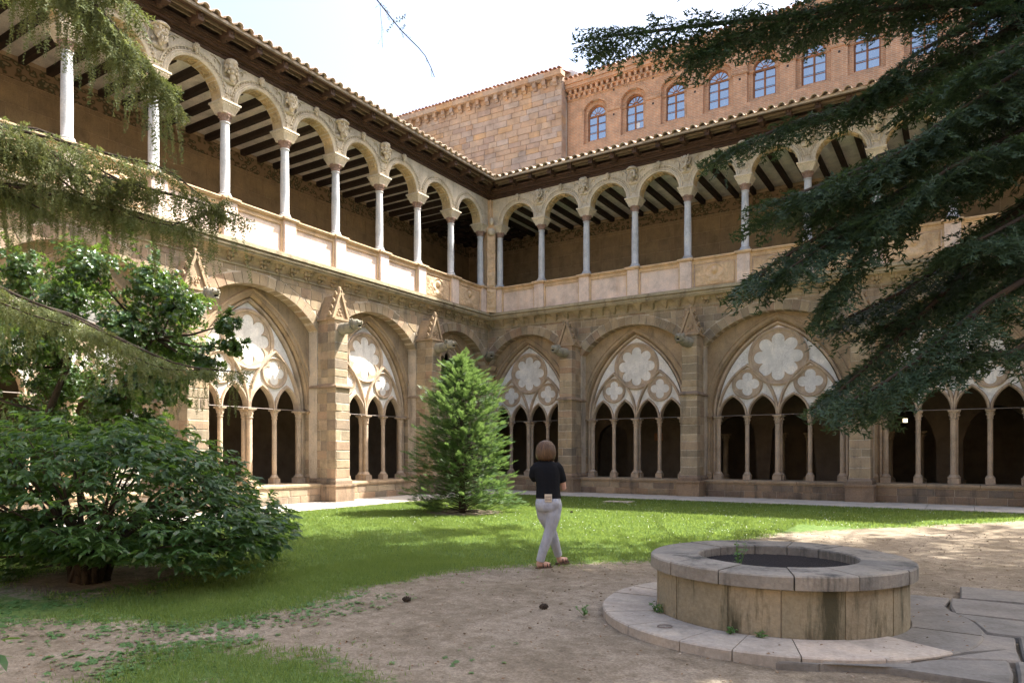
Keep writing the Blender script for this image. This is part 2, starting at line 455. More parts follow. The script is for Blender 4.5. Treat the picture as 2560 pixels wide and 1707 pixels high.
def foil_plate(m, c, z, R, nl, d, rho, y0, y1, n=96):
    """ring plate: circle R outside, foil curve inside, with depth"""
    vs = []
    for i in range(n):
        a = 2*math.pi*i/n; r = min(foil_r(a, nl, d, rho), R*.97)
        ca, sa = math.cos(a), math.sin(a)
        r2 = r + .018
        vs += [(c+R*ca, y1, z+R*sa), (c+r2*ca, y1, z+r2*sa), (c+r*ca, y1-.02, z+r*sa), (c+r*ca, y0, z+r*sa)]
    fs = []
    for i in range(n):
        a = i*4; b = ((i+1) % n)*4
        fs += [(a, b, b+1, a+1), (a+1, b+1, b+2, a+2), (a+2, b+2, b+3, a+3)]
    m.add(vs, fs)
def circ(c, z, r, n=40): return [(c + r*math.cos(2*math.pi*i/n), z + r*math.sin(2*math.pi*i/n)) for i in range(n)]

def rib_prof(t, y0, y1):
    return [(-t, y0), (-t, y0+(y1-y0)*.55), (-t*.45, y1), (t*.45, y1), (t, y0+(y1-y0)*.55), (t, y0)]

def small_column(m, u, w, zb, zt, r=.075, pair=False):
    """slender gothic column: square block, moulded base, shaft, leafy capital"""
    m.lathe(u, w, [(r*1.7, zb), (r*1.7, zb+.17)], sq=True)
    m.lathe(u, w, [(r*1.75, zb+.17), (r*1.85, zb+.2), (r*1.4, zb+.235), (r*1.3, zb+.26), (r, zb+.28), (r*.97, zt-.29), (r*1.25, zt-.275), (r*1.25, zt-.255), (r, zt-.245)], 12)
    m.lathe(u, w, [(r*1.0, zt-.245), (r*1.25, zt-.17), (r*1.15, zt-.14), (r*1.6, zt-.06), (r*1.5, zt-.05)], 8)
    for k in range(8):
        a = k*math.pi/4
        m.ball((u + r*1.35*math.cos(a), w + r*1.35*math.sin(a), zt-.1 + (.02 if k % 2 else -.05)), .028, 5, 3)
    m.lathe(u, w, [(r*1.65, zt-.05), (r*1.75, zt-.03), (r*1.75, zt)], sq=True)

def traceried_arch(wing, c, p, T, open_rose=False, doorway=False):
    """one bay of gothic tracery: everything between two buttresses"""
    a = 2*p; h = 3.05; zs = 2.8
    ta = sub('tracery_arch', wing)
    # mouldings
    for off, y0, y1, nm in ((.10, -1.12, -.93, 'inner'), (.25, -.99, -.83, 'mid'), (.40, -.9, -.745, 'outer')):
        m = M(); m.sweep(pt_path(c, a+off, h+off*.92, zs, 16, .62 if nm == 'inner' else 2.8), rib_prof(.062 if nm != 'outer' else .05, y0, y1))
        m.build('moulding', MAT['tracery' if nm == 'inner' else 'reveal'], ta, T=T)
    m = M()   # hollow between the mouldings
    m.sweep(pt_path(c, a+.175, h+.16, zs, 16, .6), [(-.14, -1.2), (-.14, -1.06), (.02, -.98), (.30, -.80), (.30, -1.2)])
    m.build('moulded_reveal', MAT['reveal'], ta, T=T)
    # tracery plate: stone ribs and foils
    m = M()
    Rr = p*.96; zr = 4.78 if not open_rose else 4.85
    m.sweep(circ(c, zr, Rr-.05, 56), [(-.055, TRW-.14), (-.055, TRW+.04), (0, TRW+.075), (.055, TRW+.04), (.055, TRW-.14)], closed=True)
    foil_plate(m, c, zr, Rr-.07, 8, Rr*.60, Rr*.216, TRW-.1, TRW+.012)
    m.build('rose_foil', MAT['tracery'], ta, T=T)
    for s in (-1, 1):
        m = M(); cc = c + s*p
        m.sweep(pt_path(cc, p-.015, 1.75, zs, 12, None), rib_prof(.058, TRW-.14, TRW+.083)); m.build('sub_arch', MAT['tracery'], ta, T=T)
        m = M(); rq = p*.50; zq = 3.90
        m.sweep(circ(cc, zq, rq-.02, 36), [(-.035, TRW-.12), (-.035, TRW+.02), (0, TRW+.047), (.035, TRW+.02), (.035, TRW-.12)], closed=True)
        foil_plate(m, cc, zq, rq-.03, 4, rq*.44, rq*.335, TRW-.1, TRW+.004, 64)
        m.build('quatrefoil', MAT['tracery'], ta, T=T)
    for k in range(4):
        m = M(); cl = c - a + p*(k+.5)
        m.sweep(pt_path(cl, p*.5-.03, .72, zs, 9, None), rib_prof(.048, TRW-.14, TRW+.06)); m.build('lancet', MAT['tracery'], ta, T=T)
    # pale infill panel behind the ribs
    def zl(u):
        x = (u - (c-a)) % p - p*.5
        if abs(x) > p*.5-.03: return zs
        return pt_z(x, p*.5-.03, .72, zs)
    us = sorted(set([round(c-a+a*2*i/96, 5) for i in range(97)]))
    if open_rose:
        m = M(); m.strip(us, zl, lambda u: min(pt_z(u-c, a, h, zs), max(zl(u)+.02, 3.62+.0*u)), TRW-.07, TRW-.015)
        m.build('infill_panel', MAT['tracery'], ta, T=T)
    else:
        m = M(); m.strip(us, zl, lambda u: max(zl(u)+.001, pt_z(u-c, a, h, zs)), TRW-.07, TRW-.015)
        m.build('infill_panel', MAT['alabaster'], ta, T=T)
    # columns
    for k in (-1, 0, 1):
        m = M()
        if k == 0:
            small_column(m, c-.0, TRW+.05, .58, zs, .085); small_column(m, c+.05, TRW-.12, .58, zs, .08)
        else: small_column(m, c+k*p, TRW, .58, zs, .072)
        m.build('column', MAT['tracery'], ta, True, T=T, ang=40)
    for s in (-1, 1):
        m = M(); small_column(m, c+s*(a-.03), TRW+.03, .58, zs, .085); m.build('column', MAT['tracery'], ta, True, T=T, ang=40)
        m = M(); small_column(m, c+s*(a+.30), -.86, .58, zs, .085); m.build('column', MAT['reveal'], ta, True, T=T, ang=40)
    m = M(); m.tube([(c-a-.2, TRW+.17, zs+.005), (c+a+.2, TRW+.17, zs+.012)], .011, 6); m.build('tie_rod', MAT['rod'], ta, T=T)
    return ta

# unit stones: a few rough blocks shared by all
def unit_stones(name, mat, k=4, c=.05, front_y=-1):
    out = []
    for i in range(k):
        m = M(); m.cham(-.5, .5, -.5, .5, -.5, .5, c, .03)
        out.append(m.mesh(name, mat, T=(lambda v: (v[0], -v[1], v[2])) if front_y < 0 else None))
    return out
US = {k: unit_stones('stone', MAT[k]) for k in ('ashlar', 'base_stone', 'block')}

def put_stone(kind, name, parent, u0, u1, w0, w1, z0, z1, T, rot):
    me = US[kind][rnd.randrange(4)]
    p = T(((u0+u1)/2, (w0+w1)/2, (z0+z1)/2))
    return inst(name, me, parent, p, rot, (u1-u0, w1-w0, z1-z0))

def gablet_mesh(m, u, style):
    """crocketed gablet crowning a buttress, apex at z 6.5"""
    zb, zt, hw = 5.62, 6.48, .30
    m.prism([(u-hw*.86, zb), (u+hw*.86, zb), (u, zt-.12)], -.42, .27)
    for s in (-1, 1):
        m.sweep([(u+s*(hw+.03), zb-.03), (u, zt)], [(-.035, .20), (-.035, .33), (.035, .33), (.035, .20)])
        for k in range(4):      # crockets
            t = .08 + k*.25; x = u+s*(hw+.03)*(1-t); z = zb-.03+(zt-zb)*t
            m.ball((x+s*.055, .20, z+.05), .075, 6, 4, (.8, 1.0, .9)); m.ball((x+s*.10, .24, z+.10), .045, 5, 3); m.ball((x+s*.09, .12, z+.0), .05, 5, 3)
    m.ball((u, .24, zt+.05), .08, 6, 4, (.8, .8, 1.1)); m.ball((u-.05, .28, zt+.0), .045, 5, 3)
    if style == 0:              # leaf carving
        for k in range(16):
            a = rnd.uniform(0, 2*math.pi); r = rnd.uniform(.02, .14)
            m.ball((u + r*math.cos(a), .28, zb+.20 + r*1.1*math.sin(a)), rnd.uniform(.022, .045), 5, 3)
    else:                       # trefoil
        for k in range(3):
            a = math.pi/2 + k*2*math.pi/3
            m.sweep(circ(u+.07*math.cos(a), zb+.2+.07*math.sin(a), .065, 12), [(-.012, .26), (0, .29), (.012, .26)], closed=True)

def gargoyle(parent, T, u, du, w0, w1, z, tilt=.06):
    """water spout: fat round body ending in a lion head with open jaws"""
    g = sub('gargoyle', parent)
    m = M(); m.tube([(u, w0, z), (u+du*.5, (w0+w1)/2, z+tilt*.3), (u+du, w1-.2, z+tilt)], [.19, .17, .145], 12)
    m.build('spout_body', MAT['garg'], g, True, T=T, ang=50)
    m = M(); c = (u+du, w1-.1, z+tilt+.03)
    m.ball(c, .165, 12, 8, (1.0, 1.1, .95))
    m.ball((c[0], c[1]+.15, c[2]+.02), .10, 8, 5, (1.0, 1.1, .65))                      # muzzle
    m.ball((c[0], c[1]+.12, c[2]-.115), .085, 8, 5, (1.0, 1.2, .42))                    # lower jaw
    m.ball((c[0], c[1]+.245, c[2]+.05), .035, 6, 4)                                     # nose
    for s in (-1, 1):
        m.ball((c[0]+s*.115, c[1]-.04, c[2]+.12), .05, 6, 4, (.7, .7, 1.2))             # ear
        m.ball((c[0]+s*.062, c[1]+.13, c[2]+.085), .032, 6, 4)                          # brow
        m.ball((c[0]+s*.10, c[1]+.05, c[2]-.03), .06, 6, 4)
        for q in range(5): m.ball((c[0]+s*(.12+.02*(q % 2)), c[1]-.12, c[2]+.12-.06*q), .05, 5, 3)
    m.build('spout_head', MAT['garg'], g, True, T=T)
    m = M(); m.ball((c[0], c[1]+.14, c[2]-.055), .055, 6, 4, (1.1, 1.2, .7)); m.build('mouth', MAT['black'], g, T=T)  # black ball paints the shade between the jaws

def head_mesh(name, style, mat):
    """carved head facing -Y, about 1 unit tall: skull, brow, cheeks, nose, lips, hair, beard or hat"""
    g = random.Random(40+style); m = M()
    m.ball((0, .02, .06), .36, 16, 12, (.86, .95, 1.15)); m.ball((0, -.06, -.16), .27, 14, 10, (.85, .9, 1.05))
    m.ball((0, -.06, -.52), .20, 10, 6, (.9, .9, 1.3))                                   # neck
    if style != 3:
        for s_ in (-1, 1):
            m.ball((s_*.135, -.30, .15), .085, 8, 5, (1.5, .9, .5))                       # brow
            m.ball((s_*.165, -.25, -.10), .10, 8, 6, (.9, .8, .9))                        # cheek
            m.ball((s_*.125, -.285, .055), .035, 6, 4, (1.3, .8, .7))                     # eyelid
        m.ball((0, -.37, .05), .05, 8, 6, (.8, .9, 2.2)); m.ball((0, -.43, -.05), .07, 8, 6, (1.1, 1, .8))
        m.ball((0, -.325, -.19), .075, 8, 5, (1.3, .7, .35)); m.ball((0, -.32, -.25), .065, 8, 5, (1.2, .8, .4)); m.ball((0, -.29, -.36), .10, 8, 6, (1, .9, .8))
        for k in range(34):                                                               # hair
            t = g.uniform(.0, 1); a = g.uniform(.55, 2*math.pi-.55)-math.pi/2; z = .42-.85*t
            r = .37*math.sqrt(max(.15, 1-(max(z-.06, 0)/.45)**2)); m.ball((r*math.cos(a), r*math.sin(a)+.05, z), g.uniform(.07, .12), 6, 4, (1, 1, 1.3))
    if style in (0, 2):
        for k in range(22): m.ball((g.uniform(-.17, .17), -.27+g.uniform(-.03, .05), -.36-g.random()*.25), g.uniform(.05, .08), 6, 4, (.8, 1, 1.6))
        for s_ in (-1, 1): m.ball((s_*.08, -.36, -.14), .05, 6, 4, (1.6, .8, .6))
    if style == 0: m.ball((0, .02, .38), .42, 14, 8, (1, 1, .42)); m.lathe(0, .02, [(.40, .24), (.52, .27), (.52, .31), (.38, .36)], 18)
    if style == 1: m.ball((0, .03, .36), .40, 12, 8, (1, 1, .6)); m.ball((.25, .0, .45), .16, 8, 5)
    if style == 3:
        for k in range(40):
            a = 2.4*k; t = -1+2*k/40; m.ball((.34*math.cos(a)*math.sqrt(1-t*t), .34*math.sin(a)*math.sqrt(1-t*t), t*.4), .11, 6, 4)
    return m.mesh(name, mat, True)
HEADS = [head_mesh('portrait_head', s, MAT['cream']) for s in (0, 1, 2)]
SMALLH = head_mesh('cherub_head', 3, MAT['cream'])

def rosette_mesh():
    m = M(); m.ball((0, 0, 0), .045, 8, 5)
    for k in range(6):
        a = k*math.pi/3; m.ball((.06*math.cos(a), .06*math.sin(a), 0), .034, 6, 4, (1, 1, .6))
    for s in ((-.12, -.105), (.105, .12)):
        m.box(s[0], s[1], -.12, .12, -.02, .02); m.box(-.105, .105, s[0], s[1], -.02, .02)
    return m.mesh('rosette', MAT['soffit'], False)
ROS = rosette_mesh()

def leaf_corbel_mesh():
    m = M()
    m.prism([(-.13, .26), (.13, .26), (.05, .02), (-.05, .02)], -.12, .02)
    m.ball((0, .13, .20), .075, 7, 5, (.9, 1, 1.1))
    for s in (-1, 1):
        m.ball((s*.10, .15, .19), .06, 6, 4, (1.0, 1, 1.3)); m.ball((s*.055, .08, .08), .05, 6, 4); m.ball((s*.13, .19, .245), .035, 5, 3)
    m.ball((0, .05, .03), .045, 5, 3); m.ball((0, .20, .25), .04, 5, 3)
    return m.mesh('leaf_corbel', MAT['corbel'], True, T=lambda v: (v[0], -v[1], v[2]))
LEAFC = leaf_corbel_mesh()
def scallop_mesh():
    m = M(); n = 10
    # faceted pendant between two scooped hollows
    m.add([(-.21,0,.27),(.21,0,.27),(.21,.30,.27),(-.21,.30,.27),(-.03,0,-.02),(.03,0,-.02),(.03,.05,.0),(-.03,.05,.0),(-.10,.24,.21),(.10,.24,.21)],
          [(0,1,2,3),(4,7,6,5),(0,4,5,1),(3,2,9,8),(8,9,6,7),(0,3,8),(0,8,7),(0,7,4),(1,9,2),(1,6,9),(1,5,6)])
    m.ball((0, .07, .03), .035, 5, 3)
    return m.mesh('scallop_corbel', MAT['corbel'], False, T=lambda v: (v[0], -v[1], v[2]))
SCAL = scallop_mesh()

def tile_mesh(L=.42, r0=.105, r1=.085, th=.016, mat=None, name='tile'):
    """curved cover tile, axis along +Y (up the slope), mouth at -Y"""
    m = M(); n = 8; vs = []
    for (y, r) in ((0, r0), (L, r1)):
        for rr in (r, r-th):
            for i in range(n+1):
                a = math.pi*i/n; vs.append((rr*math.cos(a), y, rr*math.sin(a)*.9))
    k = n+1; fs = []
    for i in range(n):
        fs += [(i, i+1, 2*k+i+1, 2*k+i), (k+i, 3*k+i, 3*k+i+1, k+i+1), (i, k+i, k+i+1, i+1), (2*k+i, 2*k+i+1, 3*k+i+1, 3*k+i)]
    m.add(vs, fs)
    return m.mesh(name, mat, True)
TILE = tile_mesh(mat=MAT['tile']); RTILE = tile_mesh(mat=MAT['redtile'])
def pan_mesh():
    m = M(); n = 6; vs = []
    for y in (0, .42):
        for i in range(n+1):
            a = math.pi + math.pi*i/n; vs.append((.09*math.cos(a), y, .055*math.sin(a)))
    k = n+1
    m.add(vs, [(i, i+1, k+i+1, k+i) for i in range(n)]); return m.mesh('pan_tile', MAT['tile'], True)
PAN = pan_mesh()

def relief(parent, T, u0, u1, z0, z1, w, seed, medal=True, mat='parapet_trim', name='carved_relief', vine=False):
    """carved stone relief as real relief: a dense height field"""
    nx = int((u1-u0)/.022); nz = int((z1-z0)/.022)
    U, Z = np.meshgrid(np.linspace(u0, u1, nx), np.linspace(z0, z1, nz)); g = np.random.default_rng(seed)
    H = np.zeros_like(U); cu, cz = (u0+u1)/2, (z0+z1)/2
    for k in range(int(90*(u1-u0)*(z1-z0)/.9)+18):
        x, z, r = g.uniform(u0+.04, u1-.04), g.uniform(z0+.04, z1-.04), g.uniform(.03, .085)
        if vine: x = cu + (.07+.04*g.random())*math.sin(z*7.5 + g.integers(0, 2)*math.pi)
        d = np.hypot(U-x, Z-z)
        if g.random() < .5: H = np.maximum(H, .05*np.exp(-((d-r)/.016)**2))
        else: H = np.maximum(H, .055*np.sqrt(np.clip(1-(d/(r*.7))**2, 0, 1)))
    if medal:
        R = min(u1-u0, z1-z0)*.44; d = np.hypot(U-cu, Z-cz)
        H = np.where(d < R, H*.15, H)
        H = np.maximum(H, .07*np.exp(-((d-R)/.022)**2))
        H = np.maximum(H, .14*np.sqrt(np.clip(1-((U-cu)/(R*.33))**2-((Z-cz-R*.42)/(R*.42))**2, 0, 1)))      # head
        H = np.maximum(H, .03+.035*np.exp(-(((Z-cz+R*.35)-.5*(U-cu)**2/R)/(R*.2))**2)*(d < R))                # drapery
        H = np.maximum(H, .09*np.sqrt(np.clip(1-((U-cu)/(R*.75))**2-((Z-cz+R*.6)/(R*.38))**2, 0, 1)))
    edge = np.minimum(np.minimum(U-u0, u1-U), np.minimum(Z-z0, z1-Z)); H = H*np.clip(edge/.03, 0, 1)
    m = M(); m.grid(U, w+H, Z); return m.build(name, MAT[mat], parent, True, T=T)

# ------------------------------------------------------------------ one wing of the cloister
def wing(side, name, label):
    T = TR if side == 'R' else TL; rot = 0 if side == 'R' else R_(90)
    g = thing(name, label, 'cloister wing')
    if side == 'R':
        butts = [3.66, 8.46, 13.75, 18.55]; bays = [(1.25, .88), (5.98, .92), (11.10, 1.02), (16.15, .92)]; END = 21.0; u_end = 20.8
    else:
        butts = [3.95, 8.62, 13.47, 18.15]; bays = [(1.62, .84), (6.25, .91), (10.97, .92), (15.80, .91)]; END = 20.6; u_end = 20.4
    # spandrel wall with relieving arches
    arcs = []
    for i, (c, p) in enumerate(bays):
        lo = butts[i-1]+.30 if i else -.40; hi = butts[i]-.30
        cc = (lo+hi)/2; hs = (hi-lo)/2; rise = 1.02 if i else 1.25
        if i == 0: cc = 1.45 if side == 'R' else 1.68; hs = hi-cc
        R, zc = seg_arc(cc, hs, rise, 5.24 if i else 5.05); arcs.append((cc, hs, R, zc, lo, hi, 5.24 if i else 5.05))
    def zlow(u, off=0.0):
        for cc, hs, R, zc, lo, hi, zs in arcs:
            if lo - off < u < hi + off:
                v = (R+off)**2 - (u-cc)**2
                return max(zc + math.sqrt(v) if v > 0 else zs, zs - (.0 if off == 0 else 0))
        return .62
    us = []
    edges = [-.41]
    for cc, hs, R, zc, lo, hi, zs in arcs: edges += [lo+.0005, hi-.0005]
    for i, (cc, hs, R, zc, lo, hi, zs) in enumerate(arcs):
        us += [lo+.001+(hi-lo-.002)*k/28 for k in range(29)] + [hi+.001]
        us += [lo-.001] if i else []
    us = sorted(set([-.41] + us + [END]))
    m = M(); m.strip([u for u in us], lambda u: zlow(u), lambda u: 6.98, BACKW, WALLW-.012); m.build('wall_core', MAT['mortar'], g, T=T)
    # back wall with the pointed openings
    for i, (c, p) in enumerate(bays):
        a = 2*p+.26; h = 3.05+.22
        lo = butts[i-1] if i else -1.25; hi = butts[i]
        uu = sorted([lo, c-a-.001, hi, c+a+.001] + frange(c-a, c+a, 40))
        m = M(); m.strip(uu, lambda u: pt_z(u-c, a, h, 2.8) if abs(u-c) < a else .6, lambda u: 6.9, -1.3, BACKW-.004)
        m.build('back_wall', MAT['reveal'], g, T=T)
        traceried_arch(g, c, p, T, open_rose=(side == 'L' and i == 0))
        # jamb impost ledge
        m = M()
        for s, b in ((1, lo+.30), (-1, hi-.30)):
            if i == 0 and s == 1: continue
            m.box(min(b, b+s*.035), max(b, b+s*.035), BACKW+.01, WALLW, 3.5, 3.56)
        if m.v: m.build('impost', MAT['reveal'], g, T=T)
    # ashlar of the spandrels
    n_st = 0; z = 5.0; courses = []
    zz = 5.02
    while zz < 6.70:
        hgt = rnd.choice((.24, .27, .30)); hgt = min(hgt, 6.715-zz)
        if hgt < .12: break
        courses.append((zz, zz+hgt)); zz += hgt
    for z0, z1 in courses:
        u = -.405 - rnd.uniform(0, .3)
        while u < u_end:
            L = rnd.uniform(.30, .68); a0, a1 = max(u, -.398)+.008, min(u+L, u_end)-.008; u += L
            if a1-a0 < .08: continue
            if any(abs((a0+a1)/2-b) < .30 and z1 < 5.6 for b in butts): continue
            # clip against the ring of voussoirs
            samp = [a0+(a1-a0)*k/8 for k in range(9)]
            ring = []
            for q in samp:
                v = 0
                for cc, hs, R, zc, lo, hi, zs in arcs:
                    x = (R+.34)**2-(q-cc)**2
                    if lo-.16 < q < hi+.16 and x > 0: v = max(v, zc+math.sqrt(x))
                ring.append(v)
            ok = [k for k in range(9) if ring[k] < z1-.05]
            if len(ok) < 2: continue
            if ok[-1]-ok[0]+1 != len(ok): continue
            P = [(samp[k], max(z0+.007, ring[k]+.012)) for k in ok]
            # thin out straight runs
            Q = [P[0]] + [P[k] for k in range(1, len(P)-1) if abs(P[k][1]-(P[k-1][1]+P[k+1][1])/2) > .002] + [P[-1]]
            poly = Q + [(P[-1][0], z1-.007), (P[0][0], z1-.007)]
            m = M(); m.prism(poly, WALLW-.02, WALLW+rnd.uniform(-.004, .006), .009); m.build('stone', MAT['ashlar'], g, T=T)
            n_st += 1
    # voussoirs
    for cc, hs, R, zc, lo, hi, zs in arcs:
        t0 = math.asin(min(1, (hi-cc)/R)); t1 = -math.asin(min(1, (cc-lo)/R)); nv = int((t0-t1)*R/.26)
        if t0-t1 > 3: continue
        for k in range(nv):
            a0 = t1+(t0-t1)*k/nv+.008/R; a1 = t1+(t0-t1)*(k+1)/nv-.008/R
            out = R+.33+rnd.uniform(-.03, .01)
            poly = [(cc+R*math.sin(a0), zc+R*math.cos(a0)), (cc+R*math.sin(a1), zc+R*math.cos(a1)), (cc+out*math.sin(a1), zc+out*math.cos(a1)), (cc+out*math.sin(a0), zc+out*math.cos(a0))]
            m = M(); m.prism(poly, BACKW+.005, WALLW+.008+rnd.uniform(-.003, .004), .008); m.build('voussoir', MAT['ashlar'], g, T=T)
    # buttresses
    for i, b in enumerate(butts):
        bt = sub('buttress', g); hw = .295
        m = M(); m.box(b-hw+.014, b+hw-.014, -1.2, .386, .1, 3.5); m.box(b-hw+.044, b+hw-.044, -1.2, .325, 3.5, 5.6)
        m.build('buttress_core', MAT['mortar'], bt, T=T)
        m = M()      # damp course and plinth mouldings
        m.box(b-hw-.10, b+hw+.10, -1.25, .50, 0, .50); m.box(b-hw-.14, b+hw+.14, -1.25, .54, .50, .56)
        m.box(b-hw-.05, b+hw+.05, -1.22, .45, .56, .66); m.add(*frus(b-hw-.05, b+hw+.05, -1.2, .45, b-hw, b+hw, -1.2, .40, .66, .74))
        m.build('plinth', MAT['base_stone'], bt, T=T)
        z = .74
        while z < 5.58:
            top = 3.50 if z < 3.5 else 5.58
            hgt = min(rnd.choice((.24, .27, .30, .33)), top-z)
            if top-z-hgt < .1: hgt = top-z
            inn = 0 if z < 3.5 else .03
            f = .40 if z < 3.5 else .34
            split = rnd.choice((0, 0, 1)) if z < 3.4 else 0
            cuts = [b-hw+inn, b+hw-inn] if not split else [b-hw+inn, b+rnd.uniform(-.1, .1), b+hw-inn]
            for q in range(len(cuts)-1):
                put_stone('ashlar', 'stone', bt, cuts[q]+(.004 if q else 0), cuts[q+1]-(.004 if q+2 < len(cuts) else 0), .02, f+rnd.uniform(-.004, .005), z+.009, z+hgt-.009, T, rot)
            # the flanks, split at another depth
            wj = rnd.uniform(-.5, -.2)
            for sgn in (-1, 1):
                e = b+sgn*(hw-inn)
                for (q0, q1) in ((-1.15, wj-.005), (wj+.005, .015)):
                    if z+hgt > 5.2 and q1 > -.42: q1 = min(q1, .015)
                    put_stone('ashlar', 'stone', bt, min(e, e-sgn*.05), max(e, e-sgn*.05), q0, q1, z+.006, z+hgt-.006, T, rot)
            z += hgt
            if abs(z-3.5) < 1e-6: z = 3.5
        m = M(); m.box(b-hw-.05, b+hw+.05, -.72, .46, 3.50, 3.545); m.add(*frus(b-hw-.05, b+hw+.05, -.72, .46, b-hw+.03, b+hw-.03, -.70, .345, 3.545, 3.63))
        m.build('drip_ledge', MAT['base_stone'], bt, T=T)
        m = M(); m.box(b-hw-.03, b+hw+.03, -.40, .38, 5.56, 5.62); gablet_mesh(m, b, (i + (side == 'R')) % 2)
        m.build('gablet', MAT['reveal'], bt, True, T=T, ang=30)
        gargoyle(bt, T, b-.02, (-.12 if side == 'R' else .0), .30, 1.02, 5.30)
    # low wall under the arcade
    for i, (c, p) in enumerate(bays):
        lo = butts[i-1]+.40 if i else -.11; hi = butts[i]-.40
        m = M(); m.box(lo-.1, hi+.1, -1.35, -.145, 0, .50); m.build('low_wall', MAT['mortar'], g, T=T)
        m = M()
        seg = frange(lo, hi, max(2, int((hi-lo)/1.15)))
        for k in range(len(seg)-1):
            x0, x1 = seg[k]+(.006 if k else -.0), seg[k+1]-.006
            m = M(); m.box(x0, x1, -1.4, -.09, .505, .56); m.add(*frus(x0, x1, -1.4, -.09, x0, x1, -1.37, -.125, .56, .585)); m.box(x0, x1, -1.3, -.12, .455, .505)
            m.build('sill_stone', MAT['reveal'], g, T=T)
        z = 0.02
        for hgt in ((.435,) if False else (.215, .215)):
            u = lo+rnd.uniform(-.3, 0)
            while u < hi:
                L = rnd.uniform(.35, .85); a0, a1 = max(u, lo), min(u+L, hi); u += L
                if a1-a0 < .12: continue
                if rnd.random() < .5: put_stone('base_stone' if (side == 'R' and c > 10) or rnd.random() < .45 else 'ashlar', 'stone_block', g, a0+.006, a1-.006, -.3, -.125+rnd.uniform(-.008, .006), z+.005, z+hgt-.005, T, rot)
                else: put_stone('base_stone' if side == 'R' and (c > 10 or rnd.random() < .3) else 'ashlar', 'stone_block', g, a0+.006, a1-.006, -.3, -.13+rnd.uniform(-.006, .004), z+.005, z+hgt-.005, T, rot)
            z += hgt
    # string course: mouldings and corbels
    m = M()
    u0 = lambda w: w         # mitre: start of the moulding at u = w (inner corner)
    def band(w0, w1, z0, z1): m.add([(w0, w0, z0), (END, w0, z0), (END, w1, z0), (w1, w1, z0), (w0, w0, z1), (END, w0, z1), (END, w1, z1), (w1, w1, z1)],
                              [(0,3,2,1),(4,5,6,7),(0,1,5,4),(1,2,6,5),(2,3,7,6),(3,0,4,7)])
    band(-.45, -.06, 6.975, 7.03); band(-.45, -.015, 7.03, 7.085); band(-.45, -.05, 7.085, 7.13); band(-.45, .03, 7.13, 7.20); band(-.45, .0, 7.20, 7.245)
    m.build('string_course', MAT['cornice'], g, T=T)
    m = M(); band(-.44, -.36, 6.66, 6.70); m.build('string_fillet', MAT['cornice'], g, T=T)
    m = M(); n = 5                                   # hollow between the corbels
    P = [(-.44, 6.975), (-.12, 6.975), (-.22, 6.94), (-.31, 6.87), (-.37, 6.78), (-.385, 6.70), (-.44, 6.70)]
    vs = []; 
    for e in (0, 1):
        for w, z in P: vs.append(((w if e == 0 else END), w, z))
    k = len(P); m.add(vs, [(q, (q+1) % k, k+(q+1) % k, k+q) for q in range(k)] + [tuple(range(k-1, -1, -1)), tuple(range(k, 2*k))])
    m.build('cove', MAT['corbel'], g, T=T)
    u = -.15; k = 0
    while u < u_end:
        scal = side == 'R' and u < 8.6
        inst('corbel', SCAL if scal else LEAFC, g, T((u, -.40, 6.70)), rot, (1.05, 1, 1))
        u += .50 if scal else .53; k += 1
    inst('corbel', LEAFC, g, T((-.30, -.38, 6.66)), rot + (R_(45) if side == 'R' else R_(-45)), (1.3, 1.3, 1.2)) if side == 'R' else None
    # parapet
    PW = -.17
    m = M(); m.add([(-.47, -.47, 7.24), (END, -.47, 7.24), (END, PW, 7.24), (PW, PW, 7.24), (-.47, -.47, 8.2), (END, -.47, 8.2), (END, PW, 8.2), (PW, PW, 8.2)],
              [(0,3,2,1),(4,5,6,7),(0,1,5,4),(1,2,6,5),(2,3,7,6),(3,0,4,7)])
    m.build('parapet_wall', MAT['parapet'], g, T=T)
    cols = [(.26 if side == 'R' else .32) + 1.985*k for k in range(11) if .26+1.985*k < END-.2]
    m = M()
    for k, cu in enumerate(cols):
        nxt = cols[k+1] if k+1 < len(cols) else END
        pil = sub('pilaster', g)
        q = M(); q.cham(cu-.21, cu+.21, -.50, -.045, 7.245, 8.20, .012); q.build('pier', MAT['parapet'], pil, T=T)
        q = M(); q.box(cu-.25, cu+.25, -.55, .0, 8.20, 8.235); q.box(cu-.28, cu+.28, -.58, .03, 8.235, 8.29); q.build('cap_slab', MAT['parapet_trim'], pil, T=T)
        q = M()
        q.box(cu+.21, cu+.27, PW-.01, -.115, 7.245, 8.2); q.box(nxt-.27, nxt-.21, PW-.01, -.115, 7.245, 8.2)
        q.box(cu+.27, nxt-.27, PW-.01, -.125, 8.07, 8.2); q.build('panel_frame', MAT['parapet_trim'], g, T=T)
        q = M(); q.box(cu+.285, nxt-.285, -.52, -.06, 8.2, 8.235); q.box(cu+.285, nxt-.285, -.55, -.03, 8.235, 8.27); q.build('handrail', MAT['parapet_trim'], g, T=T)
        if (side == 'R' and k in (4, 5, 6, 7, 8)) or (side == 'L' and k in (0, 1, 7, 8)):
            relief(g, T, cu+.3, nxt-.3, 7.28, 8.04, PW+.004, 31+k+(side == 'L')*50, True)
    # upper columns, arches, heads
    AW0, AW1 = -.50, -.13; ra = .76; zsp = 10.86
    colm = M(); r = .125
    colm.lathe(0, 0, [(.19, 0), (.19, .05)], sq=True)
    colm.lathe(0, 0, [(.185, .05), (.195, .075), (.18, .10), (.15, .115), (.165, .135), (.16, .155), (r+.012, .17), (r, .19), (r+.004, .8), (r-.004, 1.5), (r-.015, 2.02), (r+.01, 2.035), (r+.01, 2.06), (r-.015, 2.07)], 20)
    shaft = colm.mesh('shaft', MAT['marble'], True)
